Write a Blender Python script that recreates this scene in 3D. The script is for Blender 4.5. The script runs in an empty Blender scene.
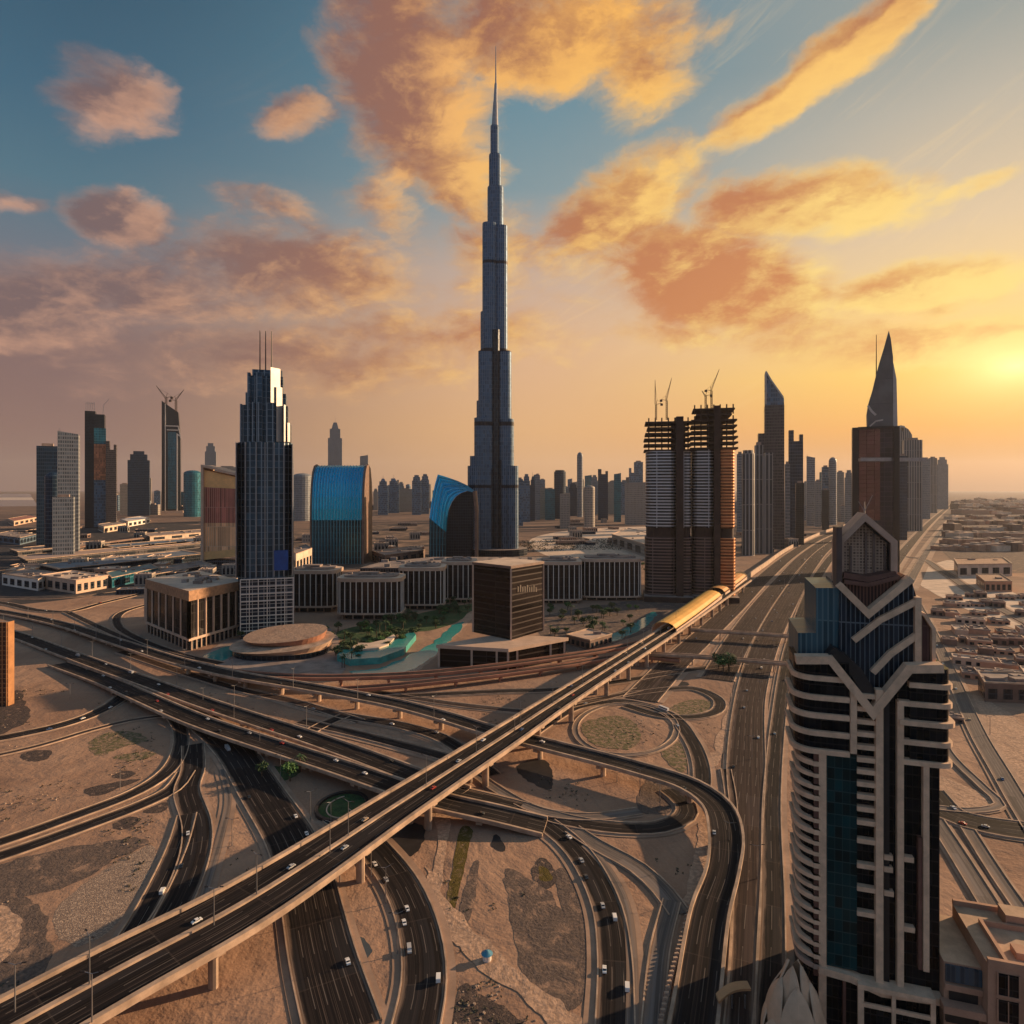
import bpy, math, random
from math import sin, cos, tan, atan, atan2, pi, radians, sqrt, floor
from mathutils import Vector, Matrix
random.seed(7)
SC = bpy.context.scene
COL = SC.collection
# ------------------------------------------------------------------ camera, light, exposure
H, F, HY = 160.0, 640.0, 488.0          # eye height (m), focal length and horizon of a 1024 px frame
cam = bpy.data.cameras.new('camera'); co = bpy.data.objects.new('camera', cam); COL.objects.link(co)
co.location = (0, 0, H); co.rotation_euler = (pi / 2, 0, 0)
cam.lens = 36 * F / 1024; cam.sensor_width = 36; cam.shift_y = (HY - 512) / 1024
cam.clip_start = 1; cam.clip_end = 200000
SC.camera = co
SUN_AZ, SUN_EL = radians(68), radians(14)
sl = bpy.data.lights.new('sun', 'SUN'); so = bpy.data.objects.new('sun', sl); COL.objects.link(so)
sl.energy = 5.0; sl.angle = radians(0.6); sl.color = (1.0, 0.66, 0.38)
sdir = Vector((sin(SUN_AZ) * cos(SUN_EL), cos(SUN_AZ) * cos(SUN_EL), sin(SUN_EL)))
so.rotation_euler = sdir.to_track_quat('Z', 'Y').to_euler()
so.location = sdir * 3000
EXPO = 0.8
SC.view_settings.view_transform = 'Standard'; SC.view_settings.look = 'None'
SC.view_settings.gamma = 1; SC.view_settings.exposure = EXPO
SC.view_settings.use_curve_mapping = False
HAZE = 0.000015
SC.cycles.max_bounces = 6; SC.cycles.use_denoising = True
SC.cycles.volume_bounces = 0

# ------------------------------------------------------------------ node helpers
T = None
class S:
    def __init__(s, o): s.o = o
    def __add__(s, b): return M('ADD', s, b)
    def __radd__(s, b): return M('ADD', b, s)
    def __sub__(s, b): return M('SUBTRACT', s, b)
    def __rsub__(s, b): return M('SUBTRACT', b, s)
    def __mul__(s, b): return M('MULTIPLY', s, b)
    def __rmul__(s, b): return M('MULTIPLY', b, s)
    def __truediv__(s, b): return M('DIVIDE', s, b)
def put(i, x):
    if isinstance(x, S): T.links.new(x.o, i)
    elif isinstance(x, tuple) and len(x) == 3 and len(i.default_value) == 4: i.default_value = (*x, 1)
    else: i.default_value = x
def M(op, *a, clamp=False):
    n = T.nodes.new('ShaderNodeMath'); n.operation = op; n.use_clamp = clamp
    for k, x in enumerate(a): put(n.inputs[k], x)
    return S(n.outputs[0])
def sstep(x, lo, hi, a=0.0, b=1.0):
    n = T.nodes.new('ShaderNodeMapRange'); n.interpolation_type = 'SMOOTHSTEP'
    put(n.inputs[0], x)
    for k, v in enumerate((lo, hi, a, b)): put(n.inputs[k + 1], v)
    return S(n.outputs[0])
def lerp(x, lo, hi, a=0.0, b=1.0):
    n = T.nodes.new('ShaderNodeMapRange'); put(n.inputs[0], x)
    for k, v in enumerate((lo, hi, a, b)): put(n.inputs[k + 1], v)
    return S(n.outputs[0])
def mixc(f, a, b, mode='MIX'):
    n = T.nodes.new('ShaderNodeMix'); n.data_type = 'RGBA'; n.blend_type = mode
    put(n.inputs[0], f); put(n.inputs[6], a); put(n.inputs[7], b)
    return S(n.outputs[2])
def vec(x, y, z):
    n = T.nodes.new('ShaderNodeCombineXYZ')
    for k, v in enumerate((x, y, z)): put(n.inputs[k], v)
    return S(n.outputs[0])
def xyz(v):
    n = T.nodes.new('ShaderNodeSeparateXYZ'); put(n.inputs[0], v)
    return [S(o) for o in n.outputs]
def noise(v, scale, detail=4, rough=0.55, dist=0.0):
    n = T.nodes.new('ShaderNodeTexNoise'); n.noise_dimensions = '3D'
    put(n.inputs['Vector'], v); n.inputs['Scale'].default_value = scale
    n.inputs['Detail'].default_value = detail; n.inputs['Roughness'].default_value = rough
    n.inputs['Distortion'].default_value = dist
    return S(n.outputs[0])
def wnoise(v):
    n = T.nodes.new('ShaderNodeTexWhiteNoise'); n.noise_dimensions = '3D'; put(n.inputs[0], v)
    return S(n.outputs[0])
def voro(v, scale, feat='F1'):
    n = T.nodes.new('ShaderNodeTexVoronoi'); n.feature = feat; put(n.inputs['Vector'], v); n.inputs['Scale'].default_value = scale
    return n
def ramp(x, stops):
    n = T.nodes.new('ShaderNodeValToRGB'); put(n.inputs[0], x); cr = n.color_ramp
    while len(cr.elements) < len(stops): cr.elements.new(0.5)
    for e, (p, c) in zip(cr.elements, stops): e.position = p; e.color = (*c, 1)
    return S(n.outputs[0])
def pos():
    return S(T.nodes.new('ShaderNodeNewGeometry').outputs['Position'])
def uvc(name='UVMap'):
    n = T.nodes.new('ShaderNodeUVMap'); n.uv_map = name; return S(n.outputs[0])
def lin(r, g, b):
    f = lambda c: (c / 255 / 12.92) if c <= 10 else ((c / 255 + 0.055) / 1.055) ** 2.4
    return (f(r), f(g), f(b))

# ------------------------------------------------------------------ world
def px_dir(px, py):
    az = atan((px - 512) / F); el = atan((HY - py) / F * cos(az)); return az, el
w = bpy.data.worlds.new('World'); SC.world = w; w.use_nodes = True; T = w.node_tree; T.nodes.clear()
out = T.nodes.new('ShaderNodeOutputWorld'); bg = T.nodes.new('ShaderNodeBackground')
T.links.new(bg.outputs[0], out.inputs[0])
D3 = S(T.nodes.new('ShaderNodeTexCoord').outputs['Generated'])
dx, dy, dz = xyz(D3)
az = M('ARCTAN2', dx, dy); el = M('ARCSINE', dz)
e01 = lerp(el, 0.0, 0.72)                                  # 0 at the horizon, 1 at 41 degrees
def est(py, px=512): return max(0, min(1, px_dir(px, py)[1] / 0.72))
K = 1 / 2 ** EXPO
def L(r, g, b): return tuple(c * K for c in lin(r, g, b))
left = ramp(e01, [(0, L(140, 108, 98)), (est(430, 60), L(138, 106, 98)), (est(340, 60), L(126, 100, 98)), (est(260, 60), L(110, 116, 126)), (est(180, 60), L(80, 114, 130)), (est(90, 60), L(62, 100, 122)), (1, L(34, 66, 88))])
midc = ramp(e01, [(0, L(212, 160, 112)), (est(430), L(224, 172, 118)), (est(350), L(220, 176, 138)), (est(270), L(196, 170, 152)), (est(190), L(128, 150, 156)), (est(80), L(96, 136, 152)), (1, L(76, 118, 142))])
rightc = ramp(e01, [(0, L(160, 108, 74)), (est(470, 960), L(196, 132, 72)), (est(425, 960), L(240, 164, 64)), (est(365, 960), L(255, 205, 95)), (est(300, 960), L(246, 208, 142)), (est(220, 960), L(222, 196, 160)), (est(100, 960), L(184, 176, 160)), (est(10, 960), L(146, 154, 150))])
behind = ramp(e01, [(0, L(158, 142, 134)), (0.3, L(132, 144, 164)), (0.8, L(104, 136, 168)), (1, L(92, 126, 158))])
a_l, a_r = px_dir(40, 488)[0], px_dir(1000, 488)[0]
g1 = mixc(sstep(az, a_l, 0.08), left, midc)
grad = mixc(sstep(az, 0.0, a_r), g1, rightc)
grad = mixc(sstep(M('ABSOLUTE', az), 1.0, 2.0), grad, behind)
# the sun's glow in the thin cloud around it
sa, se = px_dir(1016, 366)
r2 = M('SQRT', M('POWER', az - sa, 2.0) * 0.6 + M('POWER', el - se, 2.0) * 2.2)
glow = M('POWER', 2.718, r2 * -9.0)
core = M('POWER', 2.718, r2 * -28.0)
# clouds: ellipses of the sky sphere, torn by noise, lit from the sun's side
CL = [  # cx, cy, rx, ry, angle (deg, up to the right positive), weight
    (410, 90, 125, 80, -62, 1.0), (560, 40, 160, 62, 8, 1.0), (455, 170, 75, 42, -50, .9), (640, 75, 70, 50, 50, .75),
    (812, 78, 175, 27, 38, 1.15), (112, 100, 66, 44, -12, .8), (118, 219, 62, 31, -14, .8), (298, 114, 44, 22, 6, .66),
    (620, 212, 115, 48, 36, .95), (575, 245, 80, 32, 20, .65), (805, 205, 150, 36, 5, 1.05), (715, 280, 175, 58, -14, 1.1), (905, 290, 150, 28, 9, 1.0),
    (60, 300, 210, 52, 4, .78), (290, 275, 150, 50, 0, .8), (270, 205, 60, 22, -10, .5), (385, 205, 46, 30, -30, .62),
    (350, 350, 260, 40, 6, .5), (960, 345, 180, 26, 3, .82), (760, 335, 200, 18, 2, .5), (960, 190, 80, 9, 22, .45), (500, 255, 60, 45, 20, .5), (10, 205, 40, 14, 0, .6)]
def cloud(ax, ey):
    v0 = vec(ax, ey * 1.8, 0.0)
    wx = noise(v0, 5.0, 5, .6) - 0.5; wy = noise(vec(ax + 7.3, ey * 1.8, 3.1), 5.5, 5, .6) - 0.5
    a2 = ax + wx * 0.10; e2 = ey + wy * 0.055
    best = None
    for cx, cy, rx, ry, an, wt in CL:
        c0, c1 = px_dir(cx, cy); t = radians(an); rx *= 1.02; ry *= 1.1
        p = px_dir(cx + rx * cos(t), cy - rx * sin(t)); q = px_dir(cx + ry * sin(t), cy + ry * cos(t))
        m = Matrix(((p[0] - c0, q[0] - c0), (p[1] - c1, q[1] - c1))).inverted()
        ua = a2 - c0; ue = e2 - c1
        qx = ua * m[0][0] + ue * m[0][1]; qy = ua * m[1][0] + ue * m[1][1]
        d = (1.0 - (qx * qx + qy * qy)) * wt
        best = d if best is None else M('MAXIMUM', best, d)
    fb = noise(vec(a2 * 1.0, e2 * 2.0 - a2 * .25, 1.7), 10.0, 9, .66, .25) - 0.5
    return M('MAXIMUM', best, -1.0) + fb * 1.75
den = cloud(az, el)
ex = sa - az; ey_ = se - el - 0.02; el_n = M('SQRT', ex * ex + ey_ * ey_ + 1e-4)
den2 = cloud(az + ex / el_n * 0.035, el + ey_ / el_n * 0.03)
cov = sstep(den, -0.16, 0.78)
relief = sstep(den - den2, -0.22, 0.5)
thin = sstep(den, 0.95, 0.12)
def spot(px, py, rp, w_):
    c0, c1 = px_dir(px, py); k = (F / rp) ** 2
    return M('POWER', 2.718, (M('POWER', az - c0, 2.0) + M('POWER', el - c1, 2.0)) * -k) * w_
fine = noise(vec(az * 1.0 + el * .4, el * 2.4, 6.0), 26.0, 8, .7, .3) - 0.5
soft = noise(vec(az, el * 1.8, 12.0), 7.0, 3, .5) - 0.5
lit = M('ADD', thin * 0.46 + relief * 0.56 + fine * 0.7 + soft * 0.95 + spot(470, 130, 55, .6) + spot(600, 45, 80, .6) + spot(830, 95, 80, .4) + spot(640, 205, 60, .3) + spot(860, 215, 60, .3) + spot(960, 300, 90, .35), -0.16, clamp=True)
lit = sstep(lit, -0.16, 1.02)
side = sstep(az, a_l, 0.18)
hot = sstep(r2, 0.95, 0.1)
shade = mixc(side, L(110, 90, 92), L(158, 94, 66))
shade = mixc(hot, shade, L(202, 116, 60))
lite = mixc(side, L(218, 164, 132), L(255, 184, 84))
lite = mixc(hot, lite, L(255, 222, 128))
ccol = mixc(lit, shade, lite)
al_ = az * .87 + el * .5; ac_ = el * .87 - az * .5
cir = noise(vec(al_ * 2.2, ac_ * 15.0, 4.0), 1.6, 9, .7, 1.6); cir2 = noise(vec(al_ * 1.5, ac_ * 4.0, 8.0), 1.5, 4)
cirm = sstep(cir, .50, .74) * sstep(cir2, .42, .62) * sstep(el, .04, .16) * sstep(az, a_l, .3)
skyc = mixc(cirm * .28, grad, mixc(side, L(196, 160, 142), L(255, 214, 150)))
skyc = mixc(cov * 0.93, skyc, ccol)
skyc = mixc(glow * 0.38, skyc, L(255, 196, 84))
skyc = mixc(M('MINIMUM', core * 0.75, 1.0), skyc, (1.25, 0.85, 0.34))
ns = T.nodes.new('ShaderNodeTexSky'); ns.sky_type = 'NISHITA'; ns.sun_disc = False
ns.sun_elevation = SUN_EL; ns.sun_rotation = SUN_AZ; ns.dust_density = 4; ns.altitude = 100
nish = S(ns.outputs[0])
skyc = mixc(1.0, skyc, mixc(1.0, nish, (0.0025, 0.0025, 0.0025), 'MULTIPLY'), 'ADD')
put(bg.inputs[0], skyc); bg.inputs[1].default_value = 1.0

# ------------------------------------------------------------------ materials
def mat(name):
    global T
    m = bpy.data.materials.new(name); m.use_nodes = True; T = m.node_tree
    return m, T.nodes['Principled BSDF']
def bump(b, h, strength=0.4, dist=1.0):
    n = T.nodes.new('ShaderNodeBump'); n.inputs['Strength'].default_value = strength; n.inputs['Distance'].default_value = dist
    put(n.inputs['Height'], h); T.links.new(n.outputs[0], b.inputs['Normal'])
def plain(name, c, rough=0.7, metal=0.0, var=0.25, scale=0.15, spec=0.4):
    m, b = mat(name)
    n = noise(pos(), scale, 5, .6); n2 = noise(pos(), scale * 14, 3)
    col = mixc(M('MULTIPLY', sstep(n, .25, .75), 1.0), tuple(x * (1 - var) for x in c), tuple(min(1, x * (1 + var)) for x in c))
    col = mixc(sstep(n2, .3, .75) * 0.25, col, tuple(x * .62 for x in c))
    put(b.inputs['Base Color'], col); b.inputs['Roughness'].default_value = rough
    b.inputs['Metallic'].default_value = metal; b.inputs['Specular IOR Level'].default_value = spec
    return m
def facade(name, glass, frame, fh=4.0, mw=3.0, hf=.25, vf=.12, rough=.18, metal=.35, var=.5, fmetal=0.0, bands=(), bandc=(.02, .02, .025), spec=.22):
    m, b = mat(name)
    u, v, _ = xyz(uvc())
    cu = u / mw; cv = v / fh
    fu = M('FRACT', cu); fv = M('FRACT', cv)
    cell = wnoise(vec(M('FLOOR', cu), M('FLOOR', cv), 0.0))
    big = noise(vec(u, v, 0.0), 0.03, 3)
    isf = M('MAXIMUM', M('LESS_THAN', fu, vf), M('LESS_THAN', fv, hf))
    g2 = mixc(cell, tuple(x * (1 - var) for x in glass), tuple(x * (1 + var) for x in glass))
    g2 = mixc(sstep(big, .35, .7) * .5, g2, tuple(x * .5 for x in glass))
    f2 = mixc(noise(vec(u, v * .2, 2.0), 0.2, 4) * .6, frame, tuple(x * .55 for x in frame))
    col = mixc(isf, g2, f2)
    for z0, z1 in bands:
        col = mixc(M('MULTIPLY', M('GREATER_THAN', v, z0), M('LESS_THAN', v, z1)), col, bandc)
    put(b.inputs['Base Color'], col)
    put(b.inputs['Roughness'], mixf(isf, rough + cellr(cell), .55))
    put(b.inputs['Metallic'], mixf(isf, metal, fmetal)); b.inputs['Specular IOR Level'].default_value = spec
    return m
def mixf(f, a, c):
    n = T.nodes.new('ShaderNodeMix'); n.data_type = 'FLOAT'; put(n.inputs[0], f); put(n.inputs[2], a); put(n.inputs[3], c)
    return S(n.outputs[0])
def cellr(cell): return cell * 0.12

def m_ground():
    m, b = mat('desert_sand'); p = pos()
    a = noise(p, .0016, 6, .6); c = noise(p, .012, 6, .62, .6); d = noise(p, .09, 5, .65); g = noise(p, .9, 4, .6)
    px_, py_, _ = xyz(p)
    tr = noise(vec(px_ * .35 + py_ * .1, py_ * .012 - px_ * .02, 0.0), 1.0, 4, .6, .4)        # wheel tracks
    col = mixc(sstep(c, .3, .7), (.265, .155, .102), (.40, .25, .168))
    col = mixc(sstep(a, .45, .7) * .6, col, (.30, .20, .145))
    col = mixc(sstep(d, .5, .72) * .5, col, (.21, .135, .10))
    col = mixc(sstep(tr, .54, .68) * .4, col, (.22, .145, .105))
    col = mixc(sstep(g, .45, .75) * .25, col, (.5, .34, .24))
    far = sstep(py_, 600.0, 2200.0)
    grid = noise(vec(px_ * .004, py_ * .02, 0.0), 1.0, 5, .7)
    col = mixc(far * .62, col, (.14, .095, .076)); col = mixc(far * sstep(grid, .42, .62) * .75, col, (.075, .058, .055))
    put(b.inputs['Base Color'], col); b.inputs['Roughness'].default_value = .95; b.inputs['Specular IOR Level'].default_value = .15
    h = c * 5.0 + d * 1.6 + g * .22
    bump(b, h, .55, 1.0)
    return m
def m_road(name, lane=True, base=(.045, .037, .036), hi=(.105, .082, .072)):
    m, b = mat(name); u, v, _ = xyz(uvc()); e1, e2, _ = xyz(uvc('EDGE'))
    st = noise(vec(u * 1.1, v * .006, 0.0), 1.0, 5, .62); st2 = noise(vec(u * 2.2, v * .004, 5.0), 1.0, 3); bl = noise(vec(u * .12, v * .05, 9.0), 1.0, 5, .6)
    col = mixc(sstep(st, .38, .68), base, hi)
    col = mixc(sstep(st2, .60, .66) * .5, col, (.16, .115, .09))
    col = mixc(sstep(bl, .5, .75) * .5, col, tuple(x * .55 for x in base))
    pt = wnoise(vec(M('FLOOR', u / 3.7), M('FLOOR', v / 31.0), 1.0)); jt = M('LESS_THAN', M('FRACT', v / 31.0), .018)
    col = mixc(M('GREATER_THAN', pt, .86) * .45, col, tuple(x * 2.2 + .012 for x in base)); col = mixc(M('LESS_THAN', pt, .1) * .5, col, tuple(x * .4 for x in base))
    col = mixc(jt * .14, col, (.14, .105, .085))
    if lane:
        ed = M('MINIMUM', e1, e2)
        k = e1 / 3.7
        wear = sstep(noise(vec(u, v * .08, 3.0), 1.0, 4), .28, .5)
        ln = M('LESS_THAN', M('ABSOLUTE', M('FRACT', k + .5 - .18) - .5), .034) * M('LESS_THAN', M('FRACT', v / 24.0), .6) * M('GREATER_THAN', ed, 1.6)
        el_ = M('LESS_THAN', M('ABSOLUTE', ed - .65), .15)
        col = mixc(M('MAXIMUM', ln, el_) * wear * .24, col, (.5, .42, .36))
        drift = noise(vec(u * .5, v * .05, 12.0), 1.0, 5, .65)
        col = mixc(sstep(ed - drift * 4.0, -.2, -2.0) * .75, col, (.24, .165, .12))
    put(b.inputs['Base Color'], col); b.inputs['Roughness'].default_value = .85; b.inputs['Specular IOR Level'].default_value = .15
    return m
def soil(name, c, sc=.22, lo=.34, hi=.56):
    m, b = mat(name); p = pos(); n = noise(p, sc, 7, .68, .4); n2 = noise(p, sc * 7, 4, .6)
    col = mixc(sstep(n2, .3, .75), tuple(x * .7 for x in c), tuple(x * 1.25 for x in c))
    col = mixc(sstep(n, hi, lo), col, (.36, .235, .16)) if False else mixc(sstep(n, lo, hi), (.31, .2, .14), col)
    put(b.inputs['Base Color'], col); b.inputs['Roughness'].default_value = .95; b.inputs['Specular IOR Level'].default_value = .15
    bump(b, n * 2.0 + n2 * .5, .5, 1.0); return m
SAND = m_ground()
ASPH = m_road('asphalt', base=(.006, .0055, .007), hi=(.027, .020, .019)); ASPHB = m_road('brown_asphalt', base=(.022, .015, .015), hi=(.065, .042, .035)); ASPHG = m_road('grey_asphalt', base=(.1, .085, .078), hi=(.19, .155, .135))
SHOULD = plain('paved_shoulder', (.33, .215, .15), .9, 0, .3, .05)
CONC = plain('cream_concrete', (.40, .285, .205), .85, 0, .38, .12)  # cream concrete, mottled at random
CONCR = plain('reddish_concrete', (.36, .17, .11), .85, 0, .3, .06)
CREAM = plain('cream_stone', (.54, .375, .27), .75, 0, .14, .1)
WHITE = plain('white_panel', (.72, .64, .56), .6, 0, .12, .1)
DARK = plain('dark_metal', (.03, .026, .026), .45, .3, .3, .2)
BROWN = plain('brown_cladding', (.17, .105, .08), .55, .1, .3, .1)
RUST = plain('raw_dark_concrete', (.045, .025, .02), .85, 0, .4, .08)
STEEL = plain('grey_steel', (.3, .29, .29), .4, .7, .2, .2)
ROOFG = plain('grey_roof', (.26, .2, .17), .9, 0, .35, .08)
ROOFB = plain('beige_roof', (.58, .44, .33), .9, 0, .25, .06)
YELLOW = plain('yellow_canopy', (.75, .42, .11), .5, 0, .15, .05)
# ------------------------------------------------------------------ mesh builder and object helpers
class MB:
    def __init__(s): s.v, s.f, s.m, s.u = [], [], [], []; s.edge = None
    def face(s, pts, mi=0, uv=None):
        k = len(s.v); s.v += [tuple(p) for p in pts]; s.f.append(tuple(range(k, k + len(pts)))); s.m.append(mi)
        s.u.append(uv or [(p[0], p[1]) for p in pts])
    def prism(s, poly, z0, z1, mi=0, top=None, bot=False, u0=0.0, poly1=None):
        """poly: counter-clockwise plan; poly1: plan at the top"""
        q = poly1 or poly; n = len(poly); u = u0
        if sum(poly[i][0] * poly[(i + 1) % n][1] - poly[(i + 1) % n][0] * poly[i][1] for i in range(n)) < 0:
            poly = poly[::-1]; q = q[::-1]
        t = z1 if callable(z1) else (lambda x, y: z1)
        for i in range(n):
            a, b, c, d = poly[i], poly[(i + 1) % n], q[(i + 1) % n], q[i]
            l = math.hypot(a[0] - b[0], a[1] - b[1]); zc, zd = t(*c), t(*d)
            s.face([(*a, z0), (*b, z0), (*c, zc), (*d, zd)], mi, [(u, z0), (u + l, z0), (u + l, zc), (u, zd)]); u += l
        s.face([(*p, t(*p)) for p in q], mi if top is None else top)
        if bot: s.face([(*p, z0) for p in poly[::-1]], mi)
    def box(s, x0, x1, y0, y1, z0, z1, mi=0, top=None, bot=True):
        s.prism([(x0, y0), (x1, y0), (x1, y1), (x0, y1)], z0, z1, mi, top, bot)
    def extr(s, poly, y0, y1, mi=0, sides=None):
        """poly in (x,z), extruded along y from y0 (front) to y1"""
        n = len(poly)
        if sum(poly[i][0] * poly[(i + 1) % n][1] - poly[(i + 1) % n][0] * poly[i][1] for i in range(n)) < 0: poly = poly[::-1]
        s.face([(x, y0, z) for x, z in poly], mi, list(poly))
        s.face([(x, y1, z) for x, z in poly[::-1]], mi, list(poly[::-1]))
        for i in range(n):
            a, b = poly[i], poly[(i + 1) % n]; l = math.hypot(a[0] - b[0], a[1] - b[1])
            s.face([(b[0], y0, b[1]), (a[0], y0, a[1]), (a[0], y1, a[1]), (b[0], y1, b[1])], mi if sides is None else sides, [(0, b[1]), (0, a[1]), (y1 - y0, a[1]), (y1 - y0, b[1])])
    def bar(s, a, b, r, mi=0, n=4):
        a, b = Vector(a), Vector(b); d = (b - a).normalized(); up = Vector((0, 0, 1)) if abs(d.z) < .95 else Vector((1, 0, 0))
        x = d.cross(up).normalized(); y = x.cross(d)
        r2 = r if not isinstance(r, tuple) else r[1]; r1 = r if not isinstance(r, tuple) else r[0]
        A = [a + (x * cos(2 * pi * (k + .5) / n) + y * sin(2 * pi * (k + .5) / n)) * r1 for k in range(n)]
        B = [b + (x * cos(2 * pi * (k + .5) / n) + y * sin(2 * pi * (k + .5) / n)) * r2 for k in range(n)]
        for k in range(n): s.face([A[k], A[(k + 1) % n], B[(k + 1) % n], B[k]][::-1], mi)
        s.face(B[::-1], mi); s.face(A, mi)
    def ribbon(s, pts, th, y0, y1, mi=0):
        """a mitred beam along pts (x,z), thickness th, from y0 to y1"""
        n = len(pts); P = [Vector(p) for p in pts]; O = []
        for i in range(n):
            d1 = (P[i] - P[i - 1]).normalized() if i else (P[1] - P[0]).normalized()
            d2 = (P[i + 1] - P[i]).normalized() if i < n - 1 else d1
            nn = Vector((-(d1.y + d2.y), d1.x + d2.x)).normalized(); k = th / 2 / max(.35, nn.dot(Vector((-d1.y, d1.x))))
            O.append((P[i] + nn * k, P[i] - nn * k))
        for i in range(n - 1): s.extr([tuple(O[i][1]), tuple(O[i + 1][1]), tuple(O[i + 1][0]), tuple(O[i][0])], y0, y1, mi)
    def build(s, name, mats, parent=None, smooth=False):
        me = bpy.data.meshes.new(name); off = Vector((0, 0, 0))
        if parent is not None and parent.get('_off') is not None: off = Vector(parent['_off'])
        me.from_pydata([tuple(Vector(p) - off) for p in s.v], [], s.f)
        for m in (mats if isinstance(mats, (list, tuple)) else [mats]): me.materials.append(m)
        me.polygons.foreach_set('material_index', s.m)
        ul = me.uv_layers.new(name='UVMap'); ul.data.foreach_set('uv', [c for f in s.u for p in f for c in p])
        if s.edge:
            u2 = me.uv_layers.new(name='EDGE'); u2.data.foreach_set('uv', [c for f in s.edge for p in f for c in p])
        if smooth: me.polygons.foreach_set('use_smooth', [True] * len(me.polygons))
        me.update(); o = bpy.data.objects.new(name, me); COL.objects.link(o)
        if parent is not None:
            o.parent = parent
            if parent.get('_off') is not None: o['_off'] = parent['_off']
        return o
def tag(o, label=None, cat=None, group=None, kind=None):
    if label: o['label'] = label
    if cat: o['category'] = cat
    if group: o['group'] = group
    if kind: o['kind'] = kind
    return o
def thing(name, label, cat, loc, group=None, rot=None):
    o = bpy.data.objects.new(name, None); COL.objects.link(o); o.location = loc; o.empty_display_size = 1
    if rot is None: o['_off'] = tuple(loc)
    else: o.rotation_euler = (0, 0, rot)
    return tag(o, label, cat, group)
def dup(o, loc, rz, label, group=None, sc=1.0):
    c = o.copy(); COL.objects.link(c); c.location = loc; c.rotation_euler = (0, 0, rz); c.scale = (sc, sc, sc); c['label'] = label
    if group: c['group'] = group
    for ch in o.children:
        k = ch.copy(); COL.objects.link(k); k.parent = c
        for g in ch.children:
            q = g.copy(); COL.objects.link(q); q.parent = k
    return c
def G(px, py, z=0.0):
    d = (H - z) * F / (py - HY); return ((px - 512) * d / F, d)
def Pd(px, py, d): return ((px - 512) * d / F, d, H - (py - HY) * d / F)
def Z(py, d): return H - (py - HY) * d / F
def X(px, d): return (px - 512) * d / F

# ------------------------------------------------------------------ the land
mb = MB()
R = 30000.0
mb.face([(-R, -3000, 0), (R, -3000, 0), (R, R, 0), (-R, R, 0)])
tag(mb.build('ground', SAND), kind='structure')
m, b = mat('still_water'); b.inputs['Base Color'].default_value = (.05, .07, .08, 1); b.inputs['Roughness'].default_value = .12
bump(b, noise(pos(), .15, 4), .15, .5); WATER = m
m, b = mat('teal_water'); put(b.inputs['Base Color'], mixc(noise(pos(), .12, 4), (.02, .2, .19), (.06, .36, .32))); b.inputs['Roughness'].default_value = .12
bump(b, noise(pos(), .3, 4), .2, .5); TEALW = m
def sheet(name, pts, z, m, kind='structure', sub=True):
    q = [G(*p) for p in pts]
    if sub:  # round the outline off
        n = len(q); o = []
        for i in range(n):
            a, b_, c, d = (Vector(q[(i + k) % n]) for k in (-1, 0, 1, 2))
            for k in range(10):
                t = k / 10; o.append(tuple(.5 * ((2 * b_) + (c - a) * t + (2 * a - 5 * b_ + 4 * c - d) * t * t + (3 * b_ - a - 3 * c + d) * t ** 3)))
        import mathutils
        ext = max(max(p[0] for p in o) - min(p[0] for p in o), 6)
        q = [(x + mathutils.noise.noise((x * 9 / ext, y * 9 / ext, 1.3)) * min(ext * .04, 4.0) + mathutils.noise.noise((x * .3, y * .3, 7)) * .7, y + mathutils.noise.noise((x * 9 / ext, y * 9 / ext, 5.7)) * min(ext * .04, 4.0) + mathutils.noise.noise((x * .3, y * .3, 3)) * .7) for x, y in o]
    mb = MB(); n = len(q)
    if sum(q[i][0] * q[(i + 1) % n][1] - q[(i + 1) % n][0] * q[i][1] for i in range(n)) < 0: q = q[::-1]
    mb.face([(x, y, z) for x, y in q]); o = mb.build(name, m)
    tag(o, kind=kind); return o
sheet('sea', [(-600, 509), (-200, 509), (38, 506), (30, 494), (-200, 492.5), (-600, 492.5)], .05, WATER, sub=False)
sheet('sea_shallows', [(-600, 500.5), (34, 500), (32, 497.5), (-600, 497.8)], .09, plain('pale_shoal', (.5, .4, .33), .9), sub=False)
DSOIL = soil('dark_gravel', (.085, .064, .056), .25, .3, .45); MSOIL = soil('grey_gravel', (.135, .10, .083), .12, .32, .5)
LSAND = soil('pale_sand', (.46, .30, .205), .08, .3, .5); BLACKS = plain('tarred_pit', (.02, .017, .018), .6, 0, .4, .2)
def m_grass(name, c):
    m, b = mat(name); n = noise(pos(), .35, 5, .7); n2 = noise(pos(), .06, 3)
    col = mixc(sstep(n, .3, .7), tuple(x * .5 for x in c), c); col = mixc(sstep(n2, .5, .75) * .5, col, (.16, .12, .06))
    put(b.inputs['Base Color'], col); b.inputs['Roughness'].default_value = .95; bump(b, n, .8, 1.0); return m
GRASS = m_grass('irrigated_grass', (.035, .085, .02)); DRYG = soil('dry_grass', (.11, .105, .05), .35, .36, .6); OLIVE = soil('olive_strip', (.10, .075, .02), .3, .25, .5)
m, b = mat('rough_rubble'); vv = voro(pos(), 2.2); c_ = S(vv.outputs['Color']); dd = S(vv.outputs['Distance'])
cx_, cy_, cz_ = xyz(c_); put(b.inputs['Base Color'], mixc(sstep(cx_, .45, .95), (.2, .14, .105), (.42, .3, .215))); b.inputs['Roughness'].default_value = .95; bump(b, dd * -1.0, .3, .4); RUBBLE = m
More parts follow.
